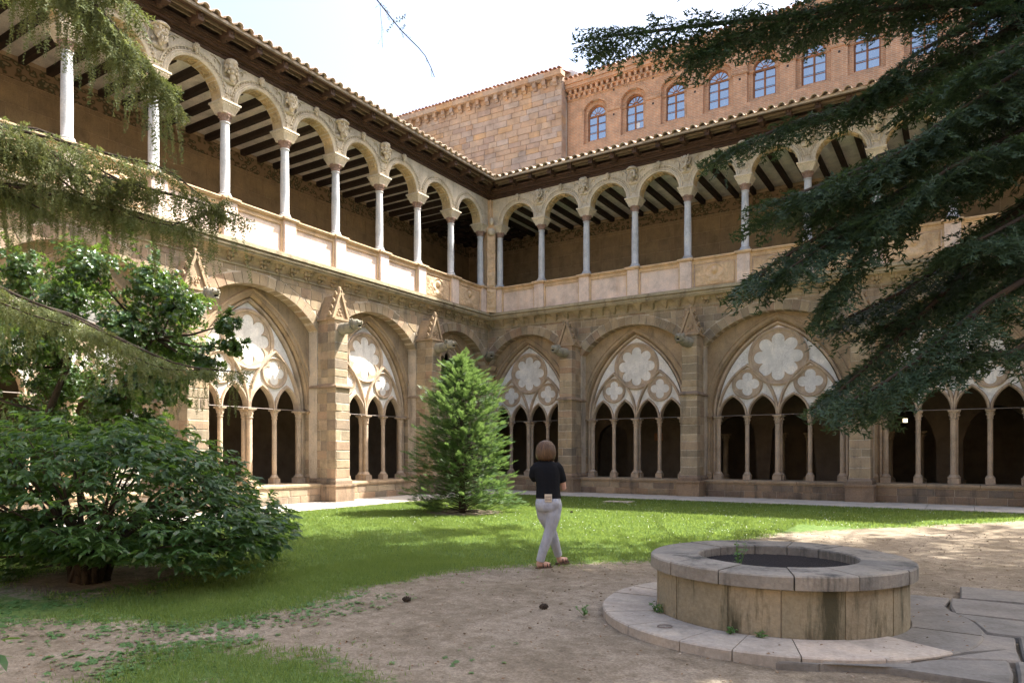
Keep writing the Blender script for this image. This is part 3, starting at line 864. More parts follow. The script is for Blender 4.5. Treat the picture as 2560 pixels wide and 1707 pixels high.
    try: shaft.set_sharp_from_angle(angle=R_(40))
    except Exception: pass
    cm = M(); cm.lathe(0, 0, [(.115, 2.07), (.14, 2.12), (.13, 2.16), (.17, 2.22), (.19, 2.235), (.2, 2.27)], 16)
    for kk in range(8):
        a = kk*math.pi/4; cm.ball((.155*math.cos(a), .155*math.sin(a), 2.19), .03, 5, 3)
    capred = cm.mesh('bell', MAT['capred'], True)
    cm = M(); cm.lathe(0, 0, [(.20, 2.25), (.215, 2.30), (.265, 2.40), (.29, 2.44), (.29, 2.47), (.33, 2.50), (.33, 2.545)], sq=True)
    for kk in range(7):
        o = -.24+.08*kk
        for (x, y) in ((o, .295), (o, -.295), (.295, o), (-.295, o)): cm.ball((x, y, 2.455), .024, 5, 3)
    block = cm.mesh('abacus', MAT['cream'], False)
    for cu in cols:
        cc = sub('gallery_column', g); p = T((cu, -.30, 8.29))
        for nme, me in (('shaft', shaft), ('bell', capred), ('abacus', block)): inst(nme, me, cc, p, 0, (.9, .9, 1) if nme == 'abacus' else (1, 1, 1))
    centers = [(cols[k]+cols[k+1])/2 for k in range(len(cols)-1)]
    first = cols[0] - .99
    def zarch(u):
        for c in centers:
            if abs(u-c) < ra: return zsp + math.sqrt(max(ra*ra-(u-c)**2, 0))*.95
        return zsp
    us = [-.13]
    for c in centers: us += [c-ra-.001] + frange(c-ra, c+ra, 20) + [c+ra+.001]
    us.append(END)
    m = M(); m.strip(us, zarch, lambda u: 11.96, AW0, AW1); m.build('arcade_wall', MAT['cream'], g, T=T)
    for k, c in enumerate(centers):
        ar = sub('gallery_arch', g)
        path = [(c - (ra)*math.cos(math.pi*i/22), zsp + (ra)*.95*math.sin(math.pi*i/22)) for i in range(23)]
        m = M()
        m.sweep(path, [(-.02, AW0-.01), (-.02, AW1+.03), (.03, AW1+.06), (.06, AW1+.03), (.085, AW1+.05), (.11, AW1+.02), (.11, AW1-.04), (.11, AW0)])
        m.build('archivolt', MAT['cream'], ar, T=T)
        path2 = [(c - (ra+.205)*math.cos(R_(12)+math.pi*i*(156/180)/22), zsp + (ra+.205)*.95*math.sin(R_(12)+math.pi*i*(156/180)/22)) for i in range(23)]
        m = M(); m.sweep(path2, [(-.02, AW1-.01), (-.02, AW1+.03), (.015, AW1+.045), (.02, AW1-.01)])
        for i in range(27):
            a = R_(8)+R_(164)*i/26; m.ball((c-(ra+.155)*math.cos(a), AW1+.02, zsp+(ra+.155)*.95*math.sin(a)), .03, 5, 3)
        m.build('bead_band', MAT['cream'], ar, T=T)
        m = M(); m.sweep([(c-(ra-.021)*math.cos(math.pi*i/20), zsp+(ra-.021)*.95*math.sin(math.pi*i/20)) for i in range(21)], [(0, AW0+.0), (0, AW1+.0), (.015, AW1), (.015, AW0)])
        m.build('soffit', MAT['soffit'], ar, T=T)
        for q in range(5):
            a = R_(26+32*q); p = T((c-(ra-.035)*math.cos(a), (AW0+AW1)/2, zsp+(ra-.035)*.95*math.sin(a)))
            o = inst('rosette', ROS, ar, p)
            nrm = Vector(T((math.cos(a), 0, -math.sin(a)))) - Vector(T((0, 0, 0)))
            o.rotation_mode = 'QUATERNION'; o.rotation_quaternion = nrm.to_track_quat('Z', 'Y')
        if not ((side == 'R' and False) or (side == 'L' and k < 2)):
            inst('crown_head', SMALLH, ar, T((c, AW1+.07, 11.83)), rot, (.21, .21, .22))
    for k, cu in enumerate(cols):
        if side == 'L' and k < 3: continue
        if k == 0: continue
        sp = sub('spandrel_carving', g)
        inst('portrait_head', HEADS[(k*2+(side == 'L')) % 3], sp, T((cu, AW1+.12, 11.70)), rot+rnd.uniform(-.5, .5), (.42, .44, .43))
        m = M()
        m.ball((cu, AW1+.02, 11.40), .15, 10, 6, (1.25, .45, .55))                        # shoulders
        for q in range(5): m.ball((cu-.1+.05*q, AW1, 11.12+.03*abs(q-2)), .045, 6, 4, (.55, .6, 2.6))      # shell flutes
        for s in (-1, 1):
            m.tube([(cu+s*.14, AW1+.03, 11.33), (cu+s*.28, AW1+.03, 11.50), (cu+s*.24, AW1+.03, 11.72), (cu+s*.36, AW1+.02, 11.84), (cu+s*.44, AW1+.02, 11.78), (cu+s*.40, AW1+.02, 11.72)], [.022, .03, .022, .028, .02, .012], 6)
            m.tube([(cu+s*.30, AW1+.02, 11.80), (cu+s*.46, AW1+.02, 11.88), (cu+s*.56, AW1+.01, 11.86)], [.022, .018, .01], 5)
        m.build('scrollwork', MAT['cream'], sp, True, T=T)
    # floor, back wall, ceiling of the upper gallery
    m = M(); m.box(-4.2, END, -4.2, -.45, 6.9, 7.2); m.build('gallery_floor', MAT['floor'], g, T=T)
    m = M(); m.box(-4.35, END, -4.35, -4.012, 6.9, 11.98); m.build('back_wall_core', MAT['joint'], g, T=T)
    z = 7.25; row = 0
    while z < 11.0:
        h2 = min(z+.52, 11.02)
        u = -4.0 - (.5 if row % 2 else 0)
        while u < END:
            a0, a1 = max(u, -3.99)+.006, min(u+1.02, END)-.006; u += 1.02
            if a1-a0 > .1: put_stone('block', 'wall_block', g, a0, a1, -4.05, -4.0, z+.006, h2-.006, T, rot)
        z += .52; row += 1
    m = M(); m.box(-4.0, END, -4.03, -3.985, 11.03, 11.52); m.build('painted_frieze', MAT['frieze'], g, T=T)
    m = M(); m.box(-4.35, END, -4.35, AW0+.01, 11.64, 11.72); m.build('ceiling', MAT['ceil'], g, T=T)
    u = -3.6; bm_ = M(); bm_.box(-.075, .075, -4.0, AW0+.0, 11.46, 11.66); bme = bm_.mesh('beam', MAT['beam'], T=lambda v: (v[0], -v[1], v[2]))
    while u < END:
        p = T((u, 0, 0)); inst('beam', bme, g, p, rot); u += .66
    # lower gallery: back wall, vault, floor
    m = M(); uu = [-5.2]; doors = [(3.2, .75, 2.5), (8.6, .9, 2.5), (10.8, .9, 2.5), (14.6, 1.0, 2.5), (17.4, 1.0, 2.5)] if side == 'R' else [(12.0, .8, 2.4)]
    for d, hw_, zh in doors: uu += [d-hw_-.001] + frange(d-hw_, d+hw_, 12) + [d+hw_+.001]
    uu.append(END)
    def zdoor(u):
        for d, hw_, zh in doors:
            if abs(u-d) <= hw_: return pt_z(u-d, hw_, hw_*1.25, zh-.6)
        return 0.0
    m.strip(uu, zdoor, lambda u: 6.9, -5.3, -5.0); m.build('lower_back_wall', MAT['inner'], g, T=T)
    if side == 'R':
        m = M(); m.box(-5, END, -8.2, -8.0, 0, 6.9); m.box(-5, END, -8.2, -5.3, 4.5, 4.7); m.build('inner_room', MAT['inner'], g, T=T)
        for cu in (8.6-.55, 10.8-.5, 10.8+.5, 14.6-.5, 14.6+.5, 16.3):
            m = M(); small_column(m, cu, -5.6, .35, 2.3, .11); m.build('inner_column', MAT['reveal'], g, True, T=T, ang=40)
    m = M(); m.box(END, END+.3, -8.2, -.47, 0, 12.3); m.build('light_stop_wall', MAT['mortar'], g, T=T)  # unseen closure added to keep light out of the open gallery end
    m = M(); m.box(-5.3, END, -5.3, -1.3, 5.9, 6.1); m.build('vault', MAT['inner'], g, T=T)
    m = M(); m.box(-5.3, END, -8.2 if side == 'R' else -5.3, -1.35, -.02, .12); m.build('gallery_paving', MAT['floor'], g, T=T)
    # timber eave
    steps = [(-.50, -.10, 11.93, 12.02), (-.50, -.06, 12.02, 12.07), (-.50, .02, 12.07, 12.14), (-.50, .06, 12.14, 12.19), (-.50, .12, 12.19, 12.26)]
    m = M()
    for w0, w1, z0, z1 in steps: band(w0, w1, z0, z1)
    m.build('timber_cornice', MAT['wood'], g, T=T)
    m = M(); band(-.5, .56, 12.40, 12.44); m.build('eave_boards', MAT['wood'], g, T=T)
    m = M(); band(.56, .61, 12.38, 12.49); m.build('fascia', MAT['fascia'], g, T=T)
    m = M(); band(.18, .22, 12.33, 12.40); band(.38, .42, 12.33, 12.40); m.build('eave_slat', MAT['fascia'], g, T=T)
    bk = M()
    bk.prism([(-.085, 0), (.085, 0), (.085, .20), (-.085, .20)], -.3, .15)
    bk.sweep([(0, 0), (0, .2)], [(-.08, .1), (.08, .1), (.08, .50), (-.08, .50)])
    bk.ball((0, .17, .03), .10, 8, 5, (.8, 1.2, .8)); bk.ball((0, .40, .07), .085, 8, 5, (.9, 1.2, .8)); bk.ball((0, .5, .13), .05, 6, 4)
    bme = bk.mesh('bracket', MAT['wood'], T=lambda v: (v[0], -v[1], v[2]))
    u = .42
    while u < END: inst('bracket', bme, g, T((u, .0, 12.20)), rot); u += .87
    # roof
    sl = .30; rf = sub('tiled_roof', g)
    P = [(.62, 12.47), (-5.4, 12.47+6.02*sl)]
    m = M(); m.add([(.62, .62, 12.47), (END, .62, 12.47), (END, -5.4, P[1][1]), (-5.4, -5.4, P[1][1]), (.62, .62, 12.40), (END, .62, 12.40), (END, -5.4, P[1][1]-.08), (-5.4, -5.4, P[1][1]-.08)],
              [(0,1,2,3),(4,7,6,5),(0,4,5,1),(1,5,6,2),(2,6,7,3),(3,7,4,0)])
    m.build('roof_bed', MAT['mortar'], rf, T=T)
    u = .74; ang = math.atan(sl)
    while u < END-.1:
        for rowi in range(2):
            for me, off, dz in ((TILE, 0, .03), (PAN, .16, .055)):
                w = .70 - rowi*.33 + rnd.uniform(-.015, .015); z = 12.47 + (.62-w)*sl + dz + rowi*.012
                if u+off > END: continue
                o = inst('tile', me, rf, T((u+off+rnd.uniform(-.01, .01), w, z)), 0)
                o.rotation_euler = (ang, 0, rot + rnd.uniform(-.04, .04))
        u += .318
    return g, T

def frus(ax0, ax1, ay0, ay1, bx0, bx1, by0, by1, z0, z1):
    return ([(ax0,ay0,z0),(ax1,ay0,z0),(ax1,ay1,z0),(ax0,ay1,z0),(bx0,by0,z1),(bx1,by0,z1),(bx1,by1,z1),(bx0,by1,z1)],
            [(0,3,2,1),(4,5,6,7),(0,1,5,4),(1,2,6,5),(2,3,7,6),(3,0,4,7)])

wr, _ = wing('R', 'cloister_wing', 'shaded two-storey cloister wing running right from the corner, under the brick building')
wl, _ = wing('L', 'cloister_wing', 'sunlit two-storey cloister wing receding from the left towards the corner')

# corner: carved pier of the gallery, corbel and small spout
cp = sub('corner_pier', wr)
m = M(); m.box(-.50, .02, -.02, .50, 8.2, 11.9); m.build('pier_core', MAT['parapet_trim'], cp)
m = M(); m.box(-.17, .14, -.14, .17, 7.245, 8.2); m.build('pier_foot', MAT['parapet'], cp)
TD = lambda v: ((v[0]+v[1])*.7071, (v[0]-v[1])*.7071, v[2])       # diagonal face of the corner
m = M(); m.box(-.17, .17, -.3, .10, 8.29, 10.86); m.build('pier_face', MAT['parapet_trim'], cp, T=TD)
relief(cp, TD, -.16, .16, 8.32, 10.5, .105, 5, False, 'parapet_trim', 'carved_vine', vine=True)
relief(cp, TD, -.18, .18, 7.34, 8.16, .205, 6, False, 'parapet_trim', 'carved_relief')
m = M(); m.box(-.19, .19, -.1, .2, 7.245, 8.2); m.build('diagonal_foot', MAT['parapet_trim'], cp, T=TD)
m = M(); m.ball((0, .16, 10.55), .2, 10, 6, (.8, .6, .8)); m.ball((0, .2, 10.95), .13, 8, 6, (.8, .8, 1.2)); m.build('carved_bust', MAT['cream'], cp, True, T=TD)
gargoyle(wr, TD, 0, 0, -.6, .12, 5.50, -.0)
m = M()
for k, (r, z0, z1) in enumerate(((.16, 4.35, 4.55), (.27, 4.55, 4.72), (.40, 4.72, 4.84), (.33, 4.84, 4.95), (.42, 4.95, 5.15))):
    m.lathe(-.62, .62, [(r, z0), (r+.05, z1)], 12)
m.box(-.80, -.405, .405, .80, 5.1, 6.9)
m.build('corner_corbel', MAT['reveal'], wr)
m = M(); m.box(-1.2, -.78, .78, 1.2, .5, 5.2); m.build('corner_post', MAT['reveal'], wr)

# ------------------------------------------------------------------ church wall (stone) behind the corner
ch = thing('church', 'high windowless stone church wall with corbel table behind the cloister corner', 'church', (-4, 4, 0))
LO = lambda v: (v[0]+4, -v[1]-4, v[2])      # local coords of the church/brick things: (x, out, z), out = -world y
X0, X1, YC = -10.5, 1.25, 3.80
zt = lambda x: 18.62 + (-x)*.022
m = M(); m.add([(X0,-YC-.03,12.9),(X1,-YC-.03,12.9),(X1,-8,12.9),(X0,-8,12.9),(X0,-YC-.03,zt(X0)-.25),(X1,-YC-.03,zt(X1)-.25),(X1,-8,zt(X1)-.25),(X0,-8,zt(X0)-.25)],
   [(0,3,2,1),(4,5,6,7),(0,1,5,4),(1,2,6,5),(2,3,7,6),(3,0,4,7)])
m.build('wall_core', MAT['mortar'], ch, T=LO)
rowsz = []; z = 13.6
while z < 18.25: h = rnd.choice((.24, .27, .30)); rowsz.append((z, z+h)); z += h
cnt = 0
for z0, z1 in rowsz:
    u = -8.9 - rnd.uniform(0, .4)
    first = True
    while u < X1-.01:
        L = rnd.uniform(.40, .86); a0, a1 = u, min(u+L, X1)
        if X1-a1 < .2: a1 = X1
        u = a1
        # sight line over the eave: leave out what no position near the camera sees
        if z0 < 13.6: continue
        d0, d1 = (a0)*-.022, (a1)*-.022; f = -YC+rnd.uniform(-.012, .016)
        P = [(a0+.007, z0+d0+.006), (a1-.007, z0+d1+.006), (a1-.007, z1+d1-.006), (a0+.007, z1+d0-.006)]
        if z0 < 14.2 + max(0, (a0)*0):
            pass
        m = M(); m.prism(P, -YC-.05 if a1 < X1 else -YC-.35, f, .012)
        nm = 'stone'
        cnt += 1
        if cnt <= 330 or True: m.build('stone', MAT['church'], ch, T=LO)
# flank facing right
z = 13.6
while z < 18.3:
    h = .3; m = M(); m.box(X1, X1+.02, -YC-.36, -YC-.01, z+.006, z+h-.006); m.build('quoin', MAT['church'], ch, T=LO); z += h
u = X1-.28
while u > -9.2:
    z = zt(u); m = M(); m.box(u-.09, u+.09, -YC-.02, -YC+.20, z-.50, z-.27); m.prism([(u-.085, z-.62), (u+.085, z-.62), (u+.085, z-.50), (u-.085, z-.50)], -YC-.02, -YC+.10)
    m.build('corbel', MAT['church'], ch, T=LO); u -= rnd.uniform(.50, .56)
u = X1+.12
while u > -9.4:
    L = rnd.uniform(.7, 1.1); z = zt(u); z2 = zt(u-L)
    m = M(); m.add([(u-L+.01,-YC-.1,z2-.27),(u,-YC-.1,z-.27),(u,-YC+.30,z-.27),(u-L+.01,-YC+.30,z2-.27),(u-L+.01,-YC-.1,z2-.06),(u,-YC-.1,z-.06),(u,-YC+.33,z-.06),(u-L+.01,-YC+.33,z2-.06)],
      [(0,3,2,1),(4,5,6,7),(0,1,5,4),(1,2,6,5),(2,3,7,6),(3,0,4,7)]); m.build('cornice_stone', MAT['church'], ch, T=LO); u -= L
u = X1+.05
while u > -9.3:
    o = inst('tile', RTILE, ch, LO((u, -YC+.38, zt(u)-.05+rnd.uniform(-.01, .02))), 0, (.85, 1, .85)); o.rotation_euler = (R_(16), rnd.uniform(-.1, .1), rnd.uniform(-.06, .06)); u -= .215
m = M(); m.add([(X0,-YC+.28,zt(X0)-.055),(X1+.1,-YC+.28,zt(X1)-.055),(X1+.1,-8,zt(X1)+1.1),(X0,-8,zt(X0)+1.1)], [(0,1,2,3)]); m.build('roof', MAT['redtile'], ch, T=LO)
m = M(); m.prism([(X1-.7, 18.3), (X1+.12, 18.3), (X1+.95, 18.38), (X1+.1, 18.95), (X1-.3, 18.95)], -YC-1.9, -YC-.75); m.build('whitewashed_gable', MAT['lime'], ch, T=LO)

# ------------------------------------------------------------------ brick building with arched windows
bb = thing('brick_building', 'orange brick building with a row of round-arched windows above the right-hand wing', 'building', (10, 4.3, 0))
LB = lambda v: (v[0]-10, -v[1]-4.3, v[2])
YB = -4.30; DPT = .42
ws = [2.66+1.80*k for k in range(11)]
ws = [w for w in ws if w < 21]
WZ0, WZI = 15.42, 16.52           # sill, impost
ro, ri = .62, .44                 # outer order and window opening
def za(u, r):
    for c in ws:
        if abs(u-c) < r: return WZI + math.sqrt(max(r*r-(u-c)**2, 0))
    return None
uu = [1.28]
for c in ws: uu += [c-ro-.001] + frange(c-ro, c+ro, 18) + [c+ro+.001]
uu.append(22.0)
m = M(); m.strip(uu, lambda u: za(u, ro) or 13.2, lambda u: 18.0, YB-.2, YB); m.build('wall', MAT['brick'], bb, T=LB)
m = M(); m.box(1.28, 22, YB-.2, YB+.002, 13.0, WZ0-.16); m.build('wall_foot', MAT['brick'], bb, T=LB)
uu = [1.28]
for c in ws: uu += [c-ri-.001] + frange(c-ri, c+ri, 16) + [c+ri+.001]
uu.append(22.0)
m = M(); m.strip(uu, lambda u: za(u, ri) or 13.2, lambda u: 17.6, YB-.5, YB-.17); m.build('inner_order', MAT['brick'], bb, T=LB)
m = M(); m.box(1.28, 22, YB-.5, YB-.165, 13.0, WZ0); m.build('window_sill', MAT['brick'], bb, T=LB)
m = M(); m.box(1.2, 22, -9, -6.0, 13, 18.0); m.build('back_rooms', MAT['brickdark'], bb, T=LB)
# pane, frame meshes shared by all windows (local: x centred, z from sill)
def ww():
    fr = M(); h = WZI-WZ0; w = ri
    for x0, x1 in ((-w, -w+.055), (-.035, .035), (w-.055, w)): fr.box(x0, x1, -.03, .03, 0, h)
    fr.box(-w, w, -.032, .032, 0, .06); fr.box(-w, w, -.04, .04, h-.05, h+.03)
    arc = [(-(w-.028)*math.cos(math.pi*i/16), h+(w-.028)*math.sin(math.pi*i/16)) for i in range(17)]
    fr.sweep(arc, [(-.028, -.03), (-.028, .03), (.028, .03), (.028, -.03)])
    mu = M()
    for z in (h/3-.01, 2*h/3-.01):
        mu.box(-w+.055, -.035, -.018, .018, z-.013, z+.013); mu.box(.035, w-.055, -.018, .018, z-.013, z+.013)
    for a in (30, 62, 90, 118, 150):
        a = R_(a); mu.sweep([(0.10*math.cos(a), h+.03+.10*math.sin(a)), ((w-.05)*math.cos(a), h+(w-.05)*math.sin(a))], [(-.012, -.018), (-.012, .018), (.012, .018), (.012, -.018)])
    mu.sweep([(.12*math.cos(math.pi*i/8), h+.02+.10*math.sin(math.pi*i/8)) for i in range(9)], [(-.02, -.02), (-.02, .02), (.02, .02), (.02, -.02)])
    panes = []
    for sx in (-1, 1):
        for k in range(3):
            z0, z1 = .06+(h/3)*k*.97, .04+(h/3)*(k+1)*.97; x0, x1 = sorted((sx*.035, sx*(w-.055)))
            p = M(); p.box(x0, x1, -.004, .004, z0, z1); panes.append(p.mesh('pane', MAT['pane'], T=TR))
    p = M(); p.prism([(-(w-.05)*math.cos(math.pi*i/12), h+.02+(w-.06)*math.sin(math.pi*i/12)) for i in range(13)], -.004, .004); panes.append(p.mesh('fanlight_pane', MAT['pane'], T=TR))
    return fr.mesh('window_frame', MAT['window_wood'], T=TR), mu.mesh('glazing_bars', MAT['window_wood'], T=TR), panes
FRM, MUN, PANES = ww()
for c in ws:
    w = sub('window', bb); p = Vector(LB((c, YB-.30, WZ0)))
    inst('window_frame', FRM, w, p); inst('glazing_bars', MUN, w, p)
    for pm in PANES:
        o = inst('pane', pm, w, p); o.rotation_euler = (rnd.uniform(-.012, .012), 0, rnd.uniform(-.015, .015))
    m = M()
    for r0, y1, y0 in ((ro, YB+.018, YB-.01), (ri, YB-.15, YB-.19)):      # brick rings, voussoirs on edge
        nb = int(math.pi*(r0+.12)/.075)
        for k in range(nb):
            a0, a1 = math.pi*k/nb+.006, math.pi*(k+1)/nb-.006; o_ = r0+(.24 if r0 == ro else .17)
            m.prism([(c+r0*math.cos(a0), WZI+r0*math.sin(a0)), (c+o_*math.cos(a0), WZI+o_*math.sin(a0)), (c+o_*math.cos(a1), WZI+o_*math.sin(a1)), (c+r0*math.cos(a1), WZI+r0*math.sin(a1))], y0, y1)
    m.build('brick_arch', MAT['brick'], bb, T=LB, kind='stuff')
    nxt = c+1.80
    m = M()
    for z0, z1, o_ in ((WZI-.10, WZI-.06, .03), (WZI-.06, WZI-.02, .06), (WZI-.02, WZI+.02, .035)):
        m.box(c+ro-.0-o_, nxt-ro+o_, YB-.18, YB+o_, z0, z1); m.box(c+ri-o_, c+ro+.02, YB-.3, YB-.17+o_, z0, z1); m.box(nxt-ro-.02, nxt-ri+o_, YB-.3, YB-.17+o_, z0, z1)
    m.build('impost_band', MAT['brick'], bb, T=LB)
    for zz in (WZI+.75, WZI-.32):
        m = M(); m.box(c+.90-.04, c+.90+.04, YB-.02, YB+.004, zz, zz+.09); m.build('putlog_shade_patch', MAT['brickdark'], bb, T=LB)  # solid dark patch on the wall face, painting a hole's shade
for z0, z1, o_ in ((17.35, 17.40, .05), (17.56, 17.61, .12), (17.78, 17.83, .20), (17.83, 18.0, .26), (18.0, 18.22, .32)):
    m = M(); m.box(1.30, 22, YB-.2, YB+o_, z0, z1); m.build('cornice_course', MAT['brick'], bb, T=LB)
for zz, o_, ph in ((17.40, .11, 0), (17.61, .19, .1)):
    u = 1.36+ph
    while u < 21.9:
        m = M(); m.box(u, u+.11, YB-.1, YB+o_, zz+.003, zz+.157); m.build('brick_dentil', MAT['brick'], bb, T=LB); u += .26
u = 1.4
while u < 22:
    o = inst('tile', RTILE, bb, LB((u, YB+.38, 18.22)), 0, (.9, 1, .9)); o.rotation_euler = (R_(16), 0, rnd.uniform(-.05, .05)); u += .23
m = M(); m.add([(1.3,YB+.3,18.225),(22,YB+.3,18.225),(22,-9,19.6),(1.3,-9,19.6)], [(0,1,2,3)]); m.build('roof', MAT['redtile'], bb, T=LB)
m = M(); m.box(3.99+.5, 3.99+.66, YB-.31, YB-.29, WZ0+.1, WZ0+.32)
tag(m.build('paper_sheet', MAT['lime'], None, T=lambda v: (v[0], -v[1], v[2])), 'small white sheet stuck inside the lower pane of the second arched brick-building window', 'paper')
# ------------------------------------------------------------------ ground
LAWN = [(2.05,-2.5),(30,-2.6),(17.6,-4.6),(15.2,-8.0),(13.4,-10.2),(12.9,-13.0),(12.75,-14.6),(11.9,-15.7),(11.3,-16.3),(10.8,-17.3),(10.7,-18.2),(11.0,-19.4),(10.72,-20.4),(9.6,-20.9),(6.0,-23.5),(2.0,-23.5)]
NEAR = [(11.45,-22.2),(11.0,-21.1),(11.3,-20.5),(12.3,-20.15),(13.3,-20.6),(13.5,-21.6),(13.2,-22.8),(11.8,-23)]
def inside(px, py, poly):
    r = np.zeros(px.shape, bool); n = len(poly)
    for i in range(n):
        x0, y0 = poly[i]; x1, y1 = poly[(i+1) % n]
        c = ((y0 > py) != (y1 > py)) & (px < (x1-x0)*(py-y0)/((y1-y0) or 1e-9)+x0); r ^= c
    return r
def edge_d(px, py, poly):
    d = np.full(px.shape, 1e9); n = len(poly)
    for i in range(n):
        x0, y0 = poly[i]; x1, y1 = poly[(i+1) % n]; dx, dy = x1-x0, y1-y0
        t = np.clip(((px-x0)*dx+(py-y0)*dy)/(dx*dx+dy*dy), 0, 1)
        d = np.minimum(d, np.hypot(px-x0-t*dx, py-y0-t*dy))
    return d
def wob(x, y):
    return .5*np.sin(x*2.1+y*1.3)*np.sin(y*1.7-x*.6)+.3*np.sin(x*5.3-y*4.1+1)+.2*np.sin(x*9.1+y*11.3)
def grass_amount(x, y):
    x2 = x+.16*wob(x, y); y2 = y+.16*wob(y+3, x)
    s = np.where(inside(x2, y2, LAWN), 1, -1)*edge_d(x2, y2, LAWN)
    a = np.clip(.5+s/1.1, 0, 1)
    s2 = np.where(inside(x2, y2, NEAR), 1, -1)*edge_d(x2, y2, NEAR)
    a = np.maximum(a, np.clip(.32+s2/1.3, 0, .80))
    d = np.hypot(x-7.7, y+19.6)                          # bare soil under the shrub
    a = a*np.clip(.25+(d-.6)/1.6, .12, 1)
    a = a*np.clip(.55+(x-8.2)*.25+.25*(y+21.8) , .30, 1) if False else a
    d2 = np.hypot(x-5.8, y+9.7); a = a*np.clip((d2-.5)/1.0, .1, 1)
    return a*(1-.3*np.clip((wob(x*.6, y*.6+2)-.5)/.3, 0, 1)*(y < -12))
gx = np.concatenate([[-300, -80, -20, -6], np.arange(-2, 24.01, .11), [32, 80, 300]])
gy = np.concatenate([[-300, -100, -45], np.arange(-27, 1.01, .11), [12, 60, 300]])
GX, GY = np.meshgrid(gx, gy)
GA = grass_amount(GX, GY)
GZ = .012*wob(GX*.7, GY*.7)+.006*wob(GX*3, GY*3)+.02*GA
GZ = np.where((GX < 2.4) | (GY > -2.8), -.02, GZ); GZ = np.where((np.hypot(GX-14.93, GY+17.3) < 1.9) | (GX > 15.3) & (GY < -13.5), np.minimum(GZ, .0), GZ)
V = np.stack([GX, GY, GZ], -1).reshape(-1, 3); ny, nx = GX.shape
I = np.arange(nx*ny).reshape(ny, nx)
F = np.stack([I[:-1, :-1], I[:-1, 1:], I[1:, 1:], I[1:, :-1]], -1).reshape(-1, 4)
gnd = big_mesh('ground', V, F, MAT['ground'], kind='structure', smooth=True)
at = gnd.data.attributes.new('grass', 'FLOAT', 'POINT'); at.data.foreach_set('value', GA.ravel().astype(np.float32))

# stone walk along both wings, in slabs
def walk_slab(x0, x1, y0, y1):
    m = M(); e = lambda: rnd.uniform(-.02, .02)
    m.add([(x0,y0,-.05),(x1,y0,-.05),(x1,y1,-.05),(x0,y1,-.05),(x0,y0,.03),(x1,y0,.03),(x1,y1,.03),(x0,y1,.03)], [(0,3,2,1),(4,5,6,7),(0,1,5,4),(1,2,6,5),(2,3,7,6),(3,0,4,7)])
    return m
wk = bpy.data.objects.new("walk", None); col.objects.link(wk); wk["kind"] = "structure"
y = -24.0
while y < -.2:
    L = rnd.uniform(.95, 1.25)
    walk_slab(-.15, 2.05+rnd.uniform(-.05, .06), y+.006, min(y+L, -.3)-.006).build('paving_slab', MAT['walk'], wk); y += L
x = 2.12
while x < 22:
    L = rnd.uniform(.95, 1.25)
    walk_slab(x+.006, x+L-.006, -2.45+rnd.uniform(-.06, .05), -.3).build('paving_slab', MAT['walk'], wk); x += L

# ------------------------------------------------------------------ the round well
WC = (14.93, -17.30)
well = thing('well', 'large round stone well basin with a broad weathered rim on the bare path', 'well', (WC[0], WC[1], 0))
def sector(m, r0, r1, a0, a1, z0, z1, n=6, c=.012):
    vs = []
    for i in range(n+1):
        a = a0+(a1-a0)*i/n; ca, sa = math.cos(a), math.sin(a)
        for r, z in ((r0, z0), (r1, z0), (r1, z1-c), (r1-c, z1), (r0+c, z1), (r0, z1-c)): vs.append((r*ca, r*sa, z))
    fs = []
    for i in range(n):
        for k in range(6): fs.append((i*6+k, (i+1)*6+k, (i+1)*6+(k+1) % 6, i*6+(k+1) % 6))
    fs += [tuple(range(5, -1, -1)), tuple(n*6+k for k in range(6))]
    return m.add(vs, fs)
def ring_parts(nm, mat, r0, r1, z0, z1, angs, gap=.006, jz=.004):
    for k in range(len(angs)-1):
        m = M(); g_ = gap/r1; sector(m, r0, r1+rnd.uniform(-.004, .004), angs[k]+g_, angs[k+1]-g_, z0, z1+rnd.uniform(-jz, jz), 7); m.build(nm, MAT[mat], well, True, ang=35)
def angles(n, ph, j):
    a = [ph+2*math.pi*i/n+rnd.uniform(-j, j) for i in range(n)]; return a+[a[0]+2*math.pi]
m = M(); m.lathe(0, 0, [(1.085, -.05), (1.085, .46)], 64); m.lathe(0, 0, [(1.5, -.1), (1.5, .05)], 64)
m2 = M(); n_ = 64
for (r, z0, z1) in ((1.055, 0.05, .462), (.80, .2, .462)):
    m2.add([(r*math.cos(2*math.pi*i/n_), r*math.sin(2*math.pi*i/n_), z) for z in (z0, z1) for i in range(n_)], [(i, (i+1) % n_, n_+(i+1) % n_, n_+i) for i in range(n_)])
m2.build('core', MAT['mortar'], well)
ring_parts('rim_stone', 'rim', .69, 1.135, .465, .575, angles(13, .18, .05))
ring_parts('wall_stone', 'wellwall', .82, 1.075, .02, .462, angles(14, .05, .04), .004, .0)
ring_parts('inner_stone', 'rim', .70, .80, .2, .462, angles(14, .2, .04), .004, 0)
A0 = R_(95)
angs = [A0+R_(q) for q in (0, 20, 40, 57, 73, 88, 105, 121, 140, 161, 176, 193, 214, 236)]
ring_parts('apron_stone', 'apron', 1.08, 1.59, -.03, .085, angs, .005, .006)
ring_parts('apron_stone', 'slab', 1.08, 1.59, -.03, .07, [A0+R_(q) for q in (236, 262, 288, 312, 337, 360)], .005, .006)
m = M(); m.lathe(0, 0, [(.74, .475), (.74, .482)], 48); m.build('black_mesh_cover', MAT['black'], well)
m = M()
for k in range(-18, 19):
    x = k*.04; h = math.sqrt(max(.72**2-x*x, 0))
    m.box(x-.004, x+.004, -h, h, .4825, .487); m.box(-h, h, x-.004, x+.004, .4875, .492)
m.build('net', plain('net_black', (.03,.03,.035), .5), well, kind='stuff')
rg = M(); rg.sweep([(0, 0)], [(0, 0)]) if False else None
